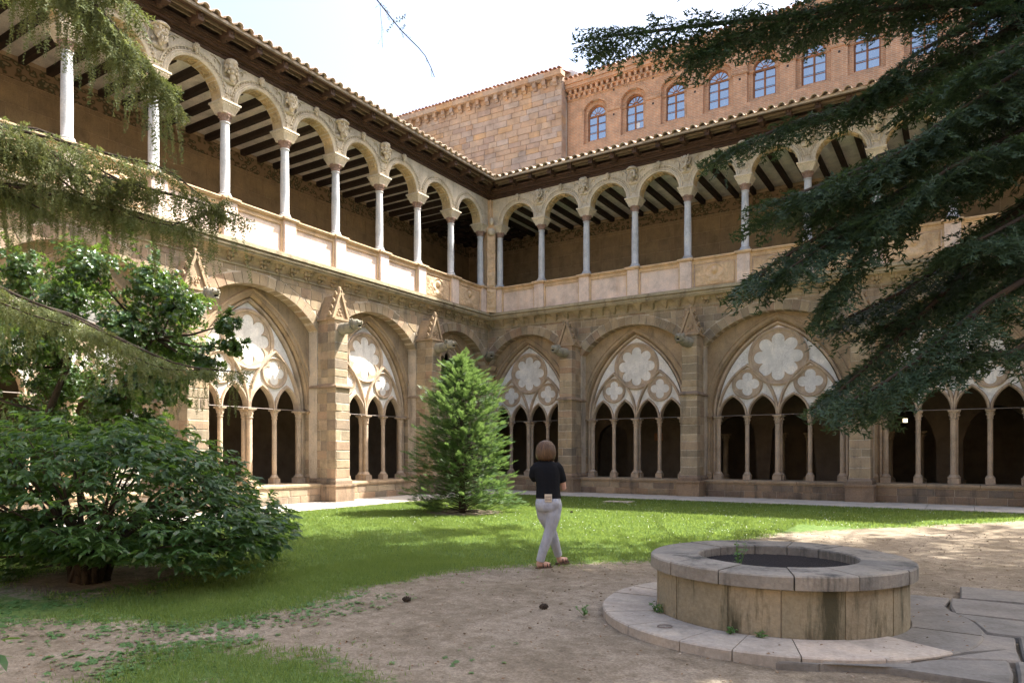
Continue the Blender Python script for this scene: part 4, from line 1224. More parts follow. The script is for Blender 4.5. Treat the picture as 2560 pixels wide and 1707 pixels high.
rg = M(); P = [(.06*math.cos(a), .045*math.sin(a), 0) for a in [2*math.pi*i/16 for i in range(17)]]; rg.tube(P, .005, 5)
o = rg.build('iron_ring', MAT['iron'], well); o.location = (-.62, -1.22, .095); o.rotation_euler = (0, 0, .6)

# flagstones to the right of the well
fs_ = bpy.data.objects.new('flagstone_paving', None); col.objects.link(fs_); fs_['kind'] = 'structure'
rows = [-19.9, -19.25, -18.65, -18.0, -17.2, -16.5, -15.7, -14.9]
def pushout(x, y):
    d = math.hypot(x-WC[0], y-WC[1])
    if d < 1.62: x, y = WC[0]+(x-WC[0])*1.62/d, WC[1]+(y-WC[1])*1.62/d
    return x, y
lim = lambda y: 16.1+(-(y+18.4))*.75 if y < -18.4 else (15.2 if y < -16.0 else 16.0+(y+16.0)*.5)
for i in range(len(rows)-1):
    y0, y1 = rows[i], rows[i+1]; x = lim((y0+y1)/2)-.0; k = 0
    while x < 24:
        L = rnd.uniform(.75, 1.6); gp = .008 if rnd.random() < .85 else .025
        pts = []
        for (px, py) in ((x+gp, y0+.01), (x+L*.5, y0+.01+rnd.uniform(0, .05)), (x+L-.01, y0+.01), (x+L-.01+rnd.uniform(-.05, .02), (y0+y1)/2), (x+L-.01, y1-.01), (x+L*.5, y1-.01-rnd.uniform(0, .04)), (x+gp, y1-.01), (x+gp, (y0+y1)/2)):
            pts.append(pushout(px+rnd.uniform(-.012, .012), py+rnd.uniform(-.012, .012)))
        if max(math.hypot(p[0]-WC[0], p[1]-WC[1]) for p in pts) > 1.75:
            m = M(); n = len(pts); zt_ = .058+rnd.uniform(-.008, .008); tx, ty = rnd.uniform(-.008, .008), rnd.uniform(-.008, .008)
            zz = lambda p, c=0: zt_-c+(p[0]-x)*tx+(p[1]-y0)*ty
            cx_, cy_ = sum(p[0] for p in pts)/n, sum(p[1] for p in pts)/n
            m.add([(p[0], p[1], -.05) for p in pts]+[(p[0], p[1], zz(p, .015)) for p in pts]+[(cx_+(p[0]-cx_)*.97, cy_+(p[1]-cy_)*.97, zz(p)) for p in pts],
                  [tuple(range(n-1, -1, -1)), tuple(range(2*n, 3*n))]+[(a+q, a+(q+1) % n, a+n+(q+1) % n, a+n+q) for a in (0, n) for q in range(n)])
            m.build('flagstone', MAT['slab'], fs_)
        x += L; k += 1

# small things lying about
m = M(); m.box(-.42, .42, -.3, .3, 0, .05); o = m.build('stone_slab', MAT['apron']); o.location = (7.6, -4.3, .0); o.rotation_euler = (0, 0, .1)
tag(o, 'pale flat stone slab lying in the shaded grass beyond the woman', 'slab')
def cone(loc, lab):
    m = M(); m.ball((0, 0, .03), .03, 8, 6, (1.4, .8, .8))
    for k in range(26):
        a = k*2.4; t = -1+2*k/26; m.ball((t*.042, .024*math.cos(a)*math.sqrt(1-t*t), .03+.024*math.sin(a)*math.sqrt(1-t*t)), .009, 5, 3)
    o = m.build('fallen_cone', MAT['bark']); o.location = loc; o.rotation_euler = (0, 0, rnd.uniform(0, 3)); tag(o, lab, 'cone', 'fallen cones lying on the ground')
cone((12.95, -18.15, .0), 'dark fallen cone on the bare path left of the well')
cone((11.6, -18.6, .0), 'dark fallen cone on the bare path near the grass edge')
cone((8.25, -8.6, .03), 'dark fallen cone in the sunlit grass right of the woman')

# lit wall lantern in the dark right-hand arcade
lt = thing('wall_lantern', 'small lit lantern glowing in the dark arcade behind the right-hand columns', 'lantern', (14.73, 3.5, 2.55))
em = bpy.data.materials.new('lit_lantern_glass'); em.use_nodes = True; eb = em.node_tree.nodes['Principled BSDF']
eb.inputs['Emission Color'].default_value = (1, .86, .5, 1); eb.inputs['Emission Strength'].default_value = 1.2
m = M(); m.box(-.065, .065, -.065, .065, 0, .13); m.build('lamp_glass', em, lt)
m = M(); m.box(-.075, .075, -.075, .075, .13, .15); m.box(-.075, .075, -.075, .075, -.02, 0); m.tube([(0, 0, .15), (0, 0, 3.3)], .008, 5); m.build('lamp_frame', MAT['iron'], lt)
# small brown plaque on the back wall of the arcade
m = M(); m.box(-.18, .18, -.02, .02, -.16, .16)
o = m.build('plaque', MAT['window_wood']); o.location = (5.35, 4.97, 2.2); tag(o, 'small brown square plaque on the dark back wall of the arcade', 'plaque')

# ------------------------------------------------------------------ the woman
def voxel(meobs, size, name, mat, parent, smooth_it=6):
    """join pieces into one continuous skin"""
    o = meobs
    md = o.modifiers.new('r', 'REMESH'); md.mode = 'VOXEL'; md.voxel_size = size
    ms = o.modifiers.new('s', 'SMOOTH'); ms.factor = .5; ms.iterations = smooth_it
    dg = bpy.context.evaluated_depsgraph_get(); me = bpy.data.meshes.new_from_object(o.evaluated_get(dg))
    bpy.data.objects.remove(o); me.name = name; me.materials.clear(); me.materials.append(mat); me.shade_smooth()
    r = bpy.data.objects.new(name, me); col.objects.link(r); r.parent = parent; return r
def rings(m, secs, n=20):
    """secs: (z, cx, cy, rx, ry) horizontal ellipses"""
    vs = [(cx+rx*math.cos(2*math.pi*i/n), cy+ry*math.sin(2*math.pi*i/n), z) for z, cx, cy, rx, ry in secs for i in range(n)]
    fs = [(k*n+i, k*n+(i+1) % n, (k+1)*n+(i+1) % n, (k+1)*n+i) for k in range(len(secs)-1) for i in range(n)]
    fs += [tuple(range(n-1, -1, -1)), tuple((len(secs)-1)*n+i for i in range(n))]
    return m.add(vs, fs)
per = thing('person', 'woman with brown bob, black T-shirt and pale grey trousers strolling away over the lawn edge', 'woman', (11.80, -16.02, .0), rotz=YAW)
skin = plain('skin', (.52,.31,.235), .55, .35); shirt = plain('black_cotton', (.010,.011,.014), .9, .15); hairm = wood('brown_hair', (.055,.032,.02), (.16,.095,.05), 22)
hairm.node_tree.nodes['Principled BSDF'].inputs['Roughness'].default_value = .42
for n_ in hairm.node_tree.nodes:
    if n_.type == 'MAPPING': n_.inputs['Scale'].default_value = (55, 55, 5)
trs, tnt, tb = new_mat('grey_twill', .85, .2); tg = N(tnt, 'ShaderNodeNewGeometry'); tn = noise(tnt, mapping(tnt, tg.outputs['Position'], (1, 1, .55)), 14, 3, .55)
tnt.links.new(ramp(tnt, tn, [(.3, (.34,.36,.41)), (.7, (.44,.46,.51))]), tb.inputs['Base Color']); bump(tnt, tb, tn, .9, .03)
bodym = M()
rings(bodym, [(.78, 0, -.01, .15, .12), (.95, -.005, 0, .14, .10), (1.1, -.01, 0, .135, .10), (1.3, -.03, .01, .15, .10), (1.40, -.035, .015, .09, .07), (1.44, -.035, .02, .052, .052), (1.50, -.03, .035, .05, .05)])
fx, fy = .80, .60                                   # the way she looks
hc = (-.028, .035, 1.565)
bodym.ball(hc, .1, 18, 12, (.86, .9, 1.12)); bodym.ball((hc[0]+fx*.03, hc[1]+fy*.03, hc[2]-.055), .07, 14, 9, (1, 1, .95))
bodym.ball((hc[0]+fx*.094, hc[1]+fy*.094, hc[2]-.012), .014, 8, 6, (1, 1, 1.5)); bodym.ball((hc[0]+fx*.102, hc[1]+fy*.102, hc[2]-.026), .013, 8, 6)
bodym.ball((hc[0]+fx*.085, hc[1]+fy*.085, hc[2]-.06), .016, 8, 5, (1, 1, .6)); bodym.ball((hc[0]+fx*.078, hc[1]+fy*.078, hc[2]-.095), .022, 8, 6)
for s in (-1, 1): bodym.ball((hc[0]-fy*s*.085, hc[1]+fx*s*.085, hc[2]-.01), .022, 8, 6, (.7, .7, 1.3))
# arms: right arm folded across, left forearm up to the chin
bodym.tube([(.10, .02, 1.33), (.145, .05, 1.24), (.178, .08, 1.15), (.200, .12, 1.05), (.19, .17, 1.045), (.09, .23, 1.08), (-.01, .26, 1.11)], [.04, .042, .044, .042, .041, .034, .026], 14)
bodym.tube([(-.14, .03, 1.32), (-.18, .07, 1.24), (-.13, .18, 1.12), (-.10, .22, 1.10), (-.02, .23, 1.24), (.035, .20, 1.37)], [.04, .042, .042, .04, .034, .024], 14)
def hand(m, p, d, u, s=1):
    """palm and five fingers, p wrist, d direction, u back-of-hand normal"""
    p, d, u = Vector(p), Vector(d).normalized(), Vector(u).normalized(); w = d.cross(u)*s
    m.tube([p, p+d*.04, p+d*.075], [.022, .03, .027], 10)
    for k, L in enumerate((.062, .072, .068, .052)):
        b = p+d*.075+w*(.024-.016*k); m.tube([b-d*.015, b+d*L*.45-u*.008, b+d*L*.75-u*.026, b+d*L*.8-u*.042], [.0088, .0082, .0075, .0065], 8)
    b = p+d*.03+w*.024; m.tube([b-w*.01, b+w*.022+d*.02-u*.006, b+w*.026+d*.045-u*.014], [.0105, .009, .0075], 8)
hand(bodym, (-.01, .26, 1.11), (-.95, .1, .05), (0, 1, 0))
hand(bodym, (.035, .20, 1.37), (.25, -.35, .9), (.5, .8, 0))
# legs
LA = [(.06, -.01, .80), (.045, -.03, .66), (.015, -.035, .50), (-.035, -.035, .36), (-.085, -.03, .22), (-.120, -.025, .09)]
LB_ = [(-.07, .02, .80), (-.045, .05, .66), (.03, .11, .50), (.085, .17, .34), (.125, .23, .2), (.150, .26, .12)]
bodym.tube(LA, [.085, .075, .055, .052, .042, .034], 14); bodym.tube(LB_, [.085, .075, .055, .052, .042, .034], 14)
def foot(m, ank, heel, toe, z):
    a = Vector(ank); h = Vector((*heel, z)); t = Vector((*toe, z)); d = (t-h).normalized(); w = Vector((-d.y, d.x, 0))
    m.tube([a, h+Vector((0, 0, .03))+d*.03], [.036, .034], 10); m.tube([h+d*.015+Vector((0, 0, .012)), h+d*.07+Vector((0, 0, .018)), h+d*.15+Vector((0, 0, .010)), t-d*.035], [.03, .036, .038, .03], 12)
    for k in range(5): b = t-d*(.045+.008*k)+w*(.028-.014*k); m.tube([b, b+d*(.042-.003*k)], [.0105-.0008*k, .008], 8)
FA = ((-.165, -.055), (.045, .055), .045); FB = ((.125, .225), (.285, .36), .062)
foot(bodym, LA[-1], FA[0], FA[1], FA[2]); foot(bodym, LB_[-1], FB[0], FB[1], FB[2])
body = voxel(bodym.build('tmp', None), .008, 'body', skin, per, 3)
m = M()
rings(m, [(.925, -.005, -.002, .172, .132), (.96, -.005, 0, .164, .126), (1.05, -.008, 0, .156, .118), (1.15, -.012, 0, .16, .118), (1.25, -.02, .005, .17, .122), (1.33, -.028, .01, .172, .115), (1.385, -.033, .015, .13, .092), (1.42, -.036, .018, .08, .07), (1.435, -.036, .018, .058, .058)])
m.tube([(.08, .01, 1.355), (.13, .035, 1.30), (.165, .06, 1.21), (.182, .085, 1.14)], [.072, .072, .066, .062], 14)
m.tube([(-.13, .02, 1.35), (-.185, .045, 1.29), (-.20, .07, 1.22), (-.17, .12, 1.17)], [.07, .068, .062, .058], 14)
voxel(m.build('tmp', None), .008, 't_shirt', shirt, per, 5)
m = M(); rings(m, [(.945, -.005, 0, .150, .112), (.90, -.005, -.004, .166, .130), (.85, -.003, -.012, .176, .142), (.80, 0, -.012, .172, .140), (.76, .0, -.005, .155, .125)])
m.tube([(.065, -.012, .84), (.05, -.03, .68), (.018, -.036, .52), (-.03, -.036, .37), (-.08, -.032, .23), (-.115, -.027, .10)], [.112, .100, .074, .068, .060, .055], 16)
m.tube([(-.07, .02, .84), (-.05, .05, .68), (.03, .11, .51), (.083, .168, .35), (.120, .222, .22), (.146, .255, .135)], [.108, .096, .072, .066, .058, .053], 16)
m.ball((.06, -.085, .85), .085, 10, 8, (1, .8, 1)); m.ball((-.07, -.075, .85), .082, 10, 8, (1, .8, 1))
voxel(m.build('tmp', None), .008, 'trousers', trs, per, 5)
m = M(); cx_, cy_ = -.052, .005
rings(m, [(1.425, cx_, cy_, .092, .090), (1.45, cx_, cy_, .112, .108), (1.50, cx_, cy_, .122, .116), (1.55, cx_+.004, cy_+.003, .121, .116), (1.60, cx_+.008, cy_+.008, .110, .108), (1.64, cx_+.013, cy_+.012, .086, .088), (1.668, cx_+.016, cy_+.014, .052, .056), (1.678, cx_+.016, cy_+.014, .02, .02)], 28)
hm = m.build('tmp', None, per); bpy.data.objects.remove(hm)
# strands over the bob
for k in range(46):
    a = 2*math.pi*k/46+rnd.uniform(-.04, .04)
    if math.cos(a-math.atan2(fy, fx)) > .80: continue
    ln = [(cx_+.015+r*math.cos(a)*1.03, cy_+.012+r*math.sin(a)*1.0, z) for r, z in ((.02, 1.678), (.07, 1.655), (.105, 1.605), (.119, 1.55), (.119, 1.50), (.108, 1.452), (.092, 1.423+rnd.uniform(-.008, .004)))]
    m.tube(ln, [.008, .011, .013, .014, .014, .013, .008], 6)
m.build('hair', hairm, per, True)
for (A_, B_, z_, an) in ((FA[0], FA[1], FA[2], LA[-1]), (FB[0], FB[1], FB[2], LB_[-1])):
    sd = sub('sandal', per); h = Vector((*A_, 0)); t = Vector((*B_, 0)); d = (t-h).normalized(); w = Vector((-d.y, d.x, 0)); L = (t-h).length
    pts = [h+d*L*f+w*g for f, g in ((-.04, -.02), (.0, -.035), (.3, -.034), (.62, -.048), (.86, -.045), (1.0, -.022), (1.03, .005), (.97, .035), (.7, .048), (.3, .034), (0, .035), (-.04, .02))]
    m = M(); n = len(pts); m.add([(p.x, p.y, z_-.044) for p in pts]+[(p.x, p.y, z_-.018) for p in pts], [tuple(range(n-1, -1, -1)), tuple(range(n, 2*n))]+[(q, (q+1) % n, n+(q+1) % n, n+q) for q in range(n)])
    m.build('sole', plain('brown_leather', (.11,.065,.045), .6), sd)
    m = M()
    for f, hh in ((.35, .062), (.62, .046), (.80, .034)):
        b = h+d*L*f; m.tube([b-w*.042+Vector((0, 0, z_-.02)), b-w*.03+Vector((0, 0, z_+hh*.45)), b+Vector((0, 0, z_+hh*.62)), b+w*.03+Vector((0, 0, z_+hh*.45)), b+w*.042+Vector((0, 0, z_-.02))], .008, 6)
    m.build('strap', plain('dark_strap', (.06,.045,.04), .6), sd)
# folded leaflet in the back of her waistband
lf = thing('folded_leaflet', 'folded beige leaflet with small printed blocks tucked into the back of the woman\'s waistband', 'leaflet', (11.80, -16.02, 0), rotz=YAW)
m = M(); m.box(-.060, .035, -.150, -.138, .885, .985); m.box(-.055, .030, -.1545, -.1505, .89, .98); m.build('paper', plain('beige_paper', (.62,.55,.44), .8), lf)
m = M()
for k in range(5):
    for q in range(2): m.box(-.048+.0155*k, -.040+.0155*k, -.1565, -.1548, .90+q*.036, .927+q*.032)
m.build('printed_blocks', plain('print_brown', (.22,.17,.13), .8), lf)

# unseen far sides of the court, plain blocks added to cut low sky light
for nm_, bx in (('unseen_south_wing', (-6, 44, -46, -40)), ('unseen_east_wing', (36, 42, -46, 6))):
    m = M(); m.box(bx[0], bx[1], bx[2], bx[3], 0, 12.4); o = m.build(nm_, MAT['reveal']); o['kind'] = 'structure'
# ------------------------------------------------------------------ vegetation
def frames(D, rng):
    """rotation frames (n,3,3): columns = along, side, up"""
    D = D/np.linalg.norm(D, axis=1, keepdims=True)
    up = np.tile([0., 0., 1.], (len(D), 1)); up += rng.normal(0, .25, up.shape)
    S = np.cross(up, D); S /= np.linalg.norm(S, axis=1, keepdims=True)+1e-9
    U = np.cross(D, S)
    return np.stack([D, S, U], -1)
def scatter(P, D, s, TV, TF, rng, roll=None):
    """copies of a small template (TV,TF) at P, along D, size s -> V, F"""
    P = np.asarray(P, float); D = np.asarray(D, float); s = np.asarray(s, float)
    Rm = frames(D, rng)
    if roll is not None:
        a = rng.uniform(-roll, roll, len(P)); c, q = np.cos(a), np.sin(a)
        S = Rm[:, :, 1]*c[:, None]+Rm[:, :, 2]*q[:, None]; U = -Rm[:, :, 1]*q[:, None]+Rm[:, :, 2]*c[:, None]
        Rm = np.stack([Rm[:, :, 0], S, U], -1)
    V = np.einsum('nij,kj->nki', Rm, TV)*s[:, None, None]+P[:, None, :]
    F = TF[None]+(np.arange(len(P))*len(TV))[:, None, None]
    return V.reshape(-1, 3), F.reshape(-1, TF.shape[1])
def tmpl(tris):
    V = np.array([p for t in tris for p in t], float); F = np.arange(len(V)).reshape(-1, 3); return V, F

def t_cedar(seed, shoots=10, per=5, nl=.16, nw=.048, flat=.5):
    """twig 1 unit long: rosettes of short needles along it"""
    g = random.Random(seed); T = []
    T.append(((0, -.006, 0), (0, .006, 0), (1, 0, -.05)))
    for k in range(shoots):
        x = (k+.5)/shoots; sy = .16*(1-.55*x)*(1 if k % 2 else -1)*g.uniform(.3, 1); b = (x, sy, g.uniform(-.03, .02)-.05*x*x)
        for j in range(per):
            a = g.uniform(0, 2*math.pi); el = g.uniform(-.2, 1.0)*flat
            d = (math.cos(a)*.85+.3, math.sin(a), el); L = nl*g.uniform(.7, 1.2)
            e = (b[0]+d[0]*L, b[1]+d[1]*L, b[2]+d[2]*L); px, py = -d[1]*nw*.5, d[0]*nw*.5
            T.append(((b[0]-px, b[1]-py, b[2]), (b[0]+px, b[1]+py, b[2]+nw*.2), e))
    return tmpl(T)
def t_clump(seed, n=14, L=.28, w=.07):
    g = random.Random(seed); T = []
    for k in range(n):
        x = g.uniform(0, .9); y = g.uniform(-.25, .25)*(1-.5*x); a = g.uniform(0, 6.28); d = (math.cos(a)*.7+.4, math.sin(a), g.uniform(-.4, .4)); b = (x, y, g.uniform(-.08, .08))
        T.append(((b[0]+d[1]*w, b[1]-d[0]*w, b[2]), (b[0]-d[1]*w, b[1]+d[0]*w, b[2]+.02), (b[0]+d[0]*L, b[1]+d[1]*L, b[2]+d[2]*L)))
    return tmpl(T)
def t_yew(seed):
    """flat spray with needles in two ranks"""
    g = random.Random(seed); T = [((0, -.01, 0), (0, .01, 0), (1, 0, .04))]
    def rank(o, d, L, n):
        for k in range(n):
            t = (k+.4)/n; b = (o[0]+d[0]*L*t, o[1]+d[1]*L*t, o[2]+.04*t)
            for s in (-1, 1):
                q = (d[0]*.45-s*d[1], d[1]*.45+s*d[0]); l = .19*(1-.4*t)*g.uniform(.8, 1.2); w = .038
                T.append(((b[0]-d[0]*w, b[1]-d[1]*w, b[2]), (b[0]+d[0]*w, b[1]+d[1]*w, b[2]), (b[0]+q[0]*l, b[1]+q[1]*l, b[2]+g.uniform(-.03, .05))))
    rank((0, 0, 0), (1, 0), 1, 8)
    for k, s in ((.2, 1), (.32, -1), (.5, 1), (.62, -1)): rank((k, 0, .01), (.72, s*.69), .45*(1.15-k), 3)
    return tmpl(T)
def leaf_tris(L, W, fold=.12, droop=.12, base=(0, 0, 0), ang=0, lobes=False):
    c, s = math.cos(ang), math.sin(ang)
    def X(x, y, z): return (base[0]+x*c-y*s, base[1]+x*s+y*c, base[2]+z)
    a, t = X(0, 0, 0), X(L, 0, -droop*L)
    m1 = X(L*.5, 0, -.02*L)
    l, r = X(L*.45, W, fold*W), X(L*.45, -W, fold*W)
    T = [(a, m1, l), (l, m1, t), (a, r, m1), (r, t, m1)]
    if lobes:
        T = [(a, X(L*.30, W*.45, 0), X(L*.55, W*1.35, -.05*L)), (a, X(L*.75, W*.38, -.05*L), X(L*.30, W*.45, 0)), (a, X(L*.55, -W*1.35, -.05*L), X(L*.30, -W*.45, 0)), (a, X(L*.30, -W*.45, 0), X(L*.75, -W*.38, -.05*L)),
             (a, X(L*.75, -W*.38, -.05*L), X(L*.75, W*.38, -.05*L)), (X(L*.75, W*.38, -.05*L), X(L*.75, -W*.38, -.05*L), t)]
    return T
def t_rosette(seed, n=7, L=.5, W=.13):
    g = random.Random(seed); T = []
    for k in range(n):
        a = 2*math.pi*k/n+g.uniform(-.3, .3); el = g.uniform(.1, .7)
        tr = leaf_tris(L*g.uniform(.7, 1.15), W*g.uniform(.8, 1.1), .25, .1)
        for q in tr:
            out = []
            for (x, y, z) in q:       # leaves point forward (x) and fan out around the twig
                r = x*math.sin(.9+el*.5); f = x*math.cos(.9+el*.5)+.1*k/n
                py, pz = r*math.cos(a)-y*math.sin(a), r*math.sin(a)+y*math.cos(a); out.append((f+z*.5, py, pz))
            T.append(tuple(out))
    return tmpl(T)
CED = [t_cedar(s) for s in range(4)]; WEEP = [t_cedar(s+9, 9, 4, .15, .062, .9) for s in range(4)]
CLUMP = [t_clump(s) for s in range(3)]; YEW = [t_yew(s) for s in range(3)]; ROSL = [t_rosette(s) for s in range(4)]
MAPL = [tmpl(leaf_tris(1, .34, .1, .22, lobes=True)), tmpl(leaf_tris(1, .28, .1, .12, lobes=True)), tmpl(leaf_tris(1, .36, .1, .32, lobes=True))]

def grow(name, mat, parent, P, D, s, temps, rng, roll=None):
    P, D, s = np.array(P), np.array(D), np.array(s); pick = rng.integers(0, len(temps), len(P)); Vs, Fs, off = [], [], 0
    for k, (TV, TF) in enumerate(temps):
        q = pick == k
        if not q.any(): continue
        V, F = scatter(P[q], D[q], s[q], TV, TF, rng, roll); Vs.append(V); Fs.append(F+off); off += len(V)
    return big_mesh(name, np.concatenate(Vs), np.concatenate(Fs), mat, parent)

def polyline(pts, n):
    P = [Vector(p) for p in pts]; out = []
    L = [0]
    for i in range(1, len(P)): L.append(L[-1]+(P[i]-P[i-1]).length)
    for k in range(n+1):
        t = L[-1]*k/n; i = 1
        while i < len(P)-1 and L[i] < t: i += 1
        f = (t-L[i-1])/max(1e-9, L[i]-L[i-1])
        p0 = P[max(0, i-2)]; p1 = P[i-1]; p2 = P[i]; p3 = P[min(len(P)-1, i+1)]
        out.append(.5*((2*p1)+(p2-p0)*f+(2*p0-5*p1+4*p2-p3)*f*f+(3*p1-p0-3*p2+p3)*f**3))
    return out, L[-1]

rc = random.Random(5)
def cedar_limb(wood_m, tw, pts, r0=.07, spread=1.5, dens=1.0, size=.34, weep=0.0, tip_only=.0, up=0.0):
    """one limb with level side sprays; twigs are appended to tw (P,D,s)"""
    n = 26; L_ = polyline(pts, n); line, L = L_
    wood_m.tube([tuple(p) for p in line], [r0*(1-.9*i/n)+.004 for i in range(n+1)], 6)
    k = int(L*8*dens)
    for j in range(k):
        t = tip_only+(1-tip_only)*(j+rc.random())/k
        i = min(n-1, int(t*n)); p = line[i].lerp(line[i+1], t*n-i); d = (line[i+1]-line[i]).normalized()
        side = Vector((-d.y, d.x, 0)).normalized()*(1 if j % 2 else -1)
        sl_ = spread*(.25+.75*math.sin(math.pi*min(1, (1-t)*.75+.12)))*rc.uniform(.5, 1.1)*(1-.45*t)
        sd = (side*rc.uniform(.6, 1)+d*rc.uniform(.35, .9)+Vector((0, 0, rc.uniform(-.22, .12)+up))).normalized()
        q = p.copy(); m = max(2, int(sl_/.15)); prev = [tuple(q)]
        for e in range(m):
            sd = (sd+Vector((rc.uniform(-.12, .12), rc.uniform(-.12, .12), -.05-.10*weep+rc.uniform(-.05, .03)))).normalized()
            q = q+sd*(sl_/m); prev.append(tuple(q))
            for sgn in ((-1, 1) if rc.random() < .8 else (1,)):
                w = Vector((-sd.y, sd.x, 0))*sgn
                td = (sd*rc.uniform(.5, 1)+w*rc.uniform(.3, .9)+Vector((0, 0, rc.uniform(-.35, .1)-weep))).normalized()
                tw[0].append(tuple(q)); tw[1].append(tuple(td)); tw[2].append(size*rc.uniform(.55, 1.1))
            if weep > .3 and rc.random() < .55:      # hanging strings
                h = Vector(q); hd = Vector((rc.uniform(-.15, .15), rc.uniform(-.15, .15), -1))
                for z in range(rc.randint(1, 6)):
                    tw[0].append(tuple(h)); tw[1].append(tuple(hd)); tw[2].append(size*rc.uniform(.5, .8)); h = h+hd*size*.55
        tw[0].append(tuple(q)); tw[1].append(tuple(sd)); tw[2].append(size)
        if len(prev) > 2: wood_m.tube(prev, [max(.003, r0*.22*(1-t)+.002)*(1-.6*e/len(prev)) for e in range(len(prev))], 4, False)
    e = line[-1]; d = (line[-1]-line[-3]).normalized()
    for _ in range(5): tw[0].append(tuple(e)); tw[1].append(tuple((d+Vector((rc.uniform(-.4, .4), rc.uniform(-.4, .4), rc.uniform(-.3, .1)))).normalized())); tw[2].append(size)

# ---- big cedar on the right, trunk outside the frame, unseen upper crown shading the court
TRK = (21.2, -11.8)
ced = thing('cedar_tree', 'huge dark cedar whose drooping boughs hang in from the right edge', 'tree', (TRK[0], TRK[1], 0))
loc_ = lambda p: (p[0]-TRK[0], p[1]-TRK[1], p[2])
m = M(); m.tube([(0, 0, -.1), (.0, 0, .5), (.05, 0, 4), (-.1, .1, 9), (-.3, -.1, 14), (-.4, -.3, 17.5)], [.75, .55, .48, .38, .25, .08], 14)
tw = ([], [], []); far = ([], [], [])
V_ = {
 'a': [(16.96,-14.26,7.13),(15.09,-15.45,6.53),(13.84,-16.24,6.34),(12.95,-16.83,6.20)],
 'g': [(16.96,-14.26,6.80),(16.13,-14.79,6.58),(15.09,-15.45,6.46),(14.3,-15.95,6.24),(13.82,-16.27,5.98)],
 'b': [(16.96,-14.26,6.39),(15.5,-15.18,5.55),(14.67,-15.71,5.20),(14.12,-16.08,4.90)],
 'f': [(16.89,-15.49,5.22),(15.98,-16.07,4.57),(15.25,-16.53,4.19),(14.80,-16.82,3.99)],
 'c': [(16.89,-15.49,4.7),(15.79,-16.19,4.06),(15.07,-16.65,3.58),(14.68,-16.92,3.28)],
 'd': [(16.89,-15.49,3.93),(16.34,-15.84,3.24),(15.79,-16.19,2.60),(15.35,-16.5,2.12)],
 'e': [(16.92,-16.42,3.09),(16.34,-16.9,2.60),(15.95,-17.2,2.22),(15.60,-17.45,1.98)],
 'h': [(16.92,-16.5,2.50),(16.55,-16.9,2.38),(16.18,-17.1,2.20)],
 'i': [(17.1,-13.9,5.8),(16.2,-14.7,5.15),(15.4,-15.4,4.6),(14.9,-15.9,4.25)],
 'j': [(17.2,-14.6,4.4),(16.5,-15.2,3.75),(15.9,-15.8,3.2),(15.4,-16.2,2.9)],

 'o': [(17.21,-14.1,6.8),(16.59,-14.49,6.41),(15.97,-14.89,6.05),(15.55,-15.15,5.66)],
 'p': [(17.15,-14.85,5.78),(16.58,-15.21,5.52),(16.1,-15.5,5.28)],
 'm': [(17.7,-15.3,6.0),(17.0,-16.0,5.4),(16.5,-16.5,5.0)],
 'n': [(17.7,-15.6,4.4),(17.0,-16.2,3.75),(16.5,-16.8,3.35)],

}
for k, pts in V_.items():
    z0 = pts[0][2]
    start = [(-.2, -.1, z0+2.6), (-1.8, -1.0, z0+1.9)]
    dn = 2.1*{'a': 1.0, 'g': 1.0, 'h': .7, 'e': .75}.get(k, .95); spd = {'h': .45, 'e': .6, 'd': .8, 'j': .9, 'a': .55, 'g': .3, 'l': .5, 'b': .3, 'k': .75, 'f': .9}.get(k, 1.0)
    cedar_limb(m, tw, start+[loc_(p) for p in pts], .085, spd, dn, .36, .22, .30)
    if k in 'fcijd':
        for rep in range(2 if k == 'c' else 1):
            q = [(p[0]+.35+.25*rep+rc.uniform(-.1, .1), p[1]+rc.uniform(-.5, .5), p[2]+rc.uniform(-.30, .15)) for p in pts]
            cedar_limb(m, tw, start+[loc_(p) for p in q], .045, spd*.9, dn*.8, .36, .30, .35)
for k in range(84):       # high crown out of view, put in for its shade on the garden
    z = rc.uniform(12.8, 16.5); ex, ey = rc.uniform(9.0, 29), rc.uniform(-17.5, 2.0)
    if k % 3 == 0: ex, ey = rc.uniform(9, 17), rc.uniform(-17, -6)
    dx, dy = ex-TRK[0], ey-TRK[1]
    cedar_limb(m, far, [(-.1, 0, z-1.6), (dx*.35, dy*.35, z-.5), (dx*.7, dy*.7, z+.1), (dx, dy, z-.15)], .09, 2.3, .36, 1.0, 0, .2, .05)
fp = np.array(far[0]); fx_, fy_ = fp[:, 0]+TRK[0]-fp[:, 2]*SUN.x/SUN.z, fp[:, 1]+TRK[1]-fp[:, 2]*SUN.y/SUN.z
nz = wob(fx_*.75, fy_*1.5)
keep = ((fy_ < -16.6+.7*nz) & (fx_ > 4)) | ((fy_ < -10.8) & (fx_ > 5) & (nz > .27+.08*(fy_+15))) | ((fx_ > 12.8) & (fy_ < -10.0+.9*nz)) | ((fx_ > 16.3+nz) & (fy_ < -5.0))  # clumps kept by where their shadow lands, shaping sun patches on the lawn
keep &= ~((fx_ < 5.5) & (fy_ > -14.5+nz)) & ~((fx_ < 8.0) & (fy_ > -12.0)) & (fp[:, 0]+TRK[0] > 8.0)
keep &= ~((fx_ < 7.4+.5*nz) & (fy_ < -19.6) & (nz < .35)) & ~((fx_ < 8.6) & (fy_ < -21.8))
keep &= fp[:, 2] > 12.7+.22*np.maximum(0, fp[:, 1]+TRK[1]+13)      # flat underside of the crown
far = tuple([x for x, k_ in zip(f, keep) if k_] for f in far)
m.build('trunk', MAT['bark'], ced, True)
crown = grow('crown', MAT['cedar'], ced, *tw, CED, nrng, .5)
up_ = grow('shade_crown', MAT['cedar'], ced, *far, CLUMP, nrng, .5)
print('cedar twigs', len(tw[0]), len(far[0]))

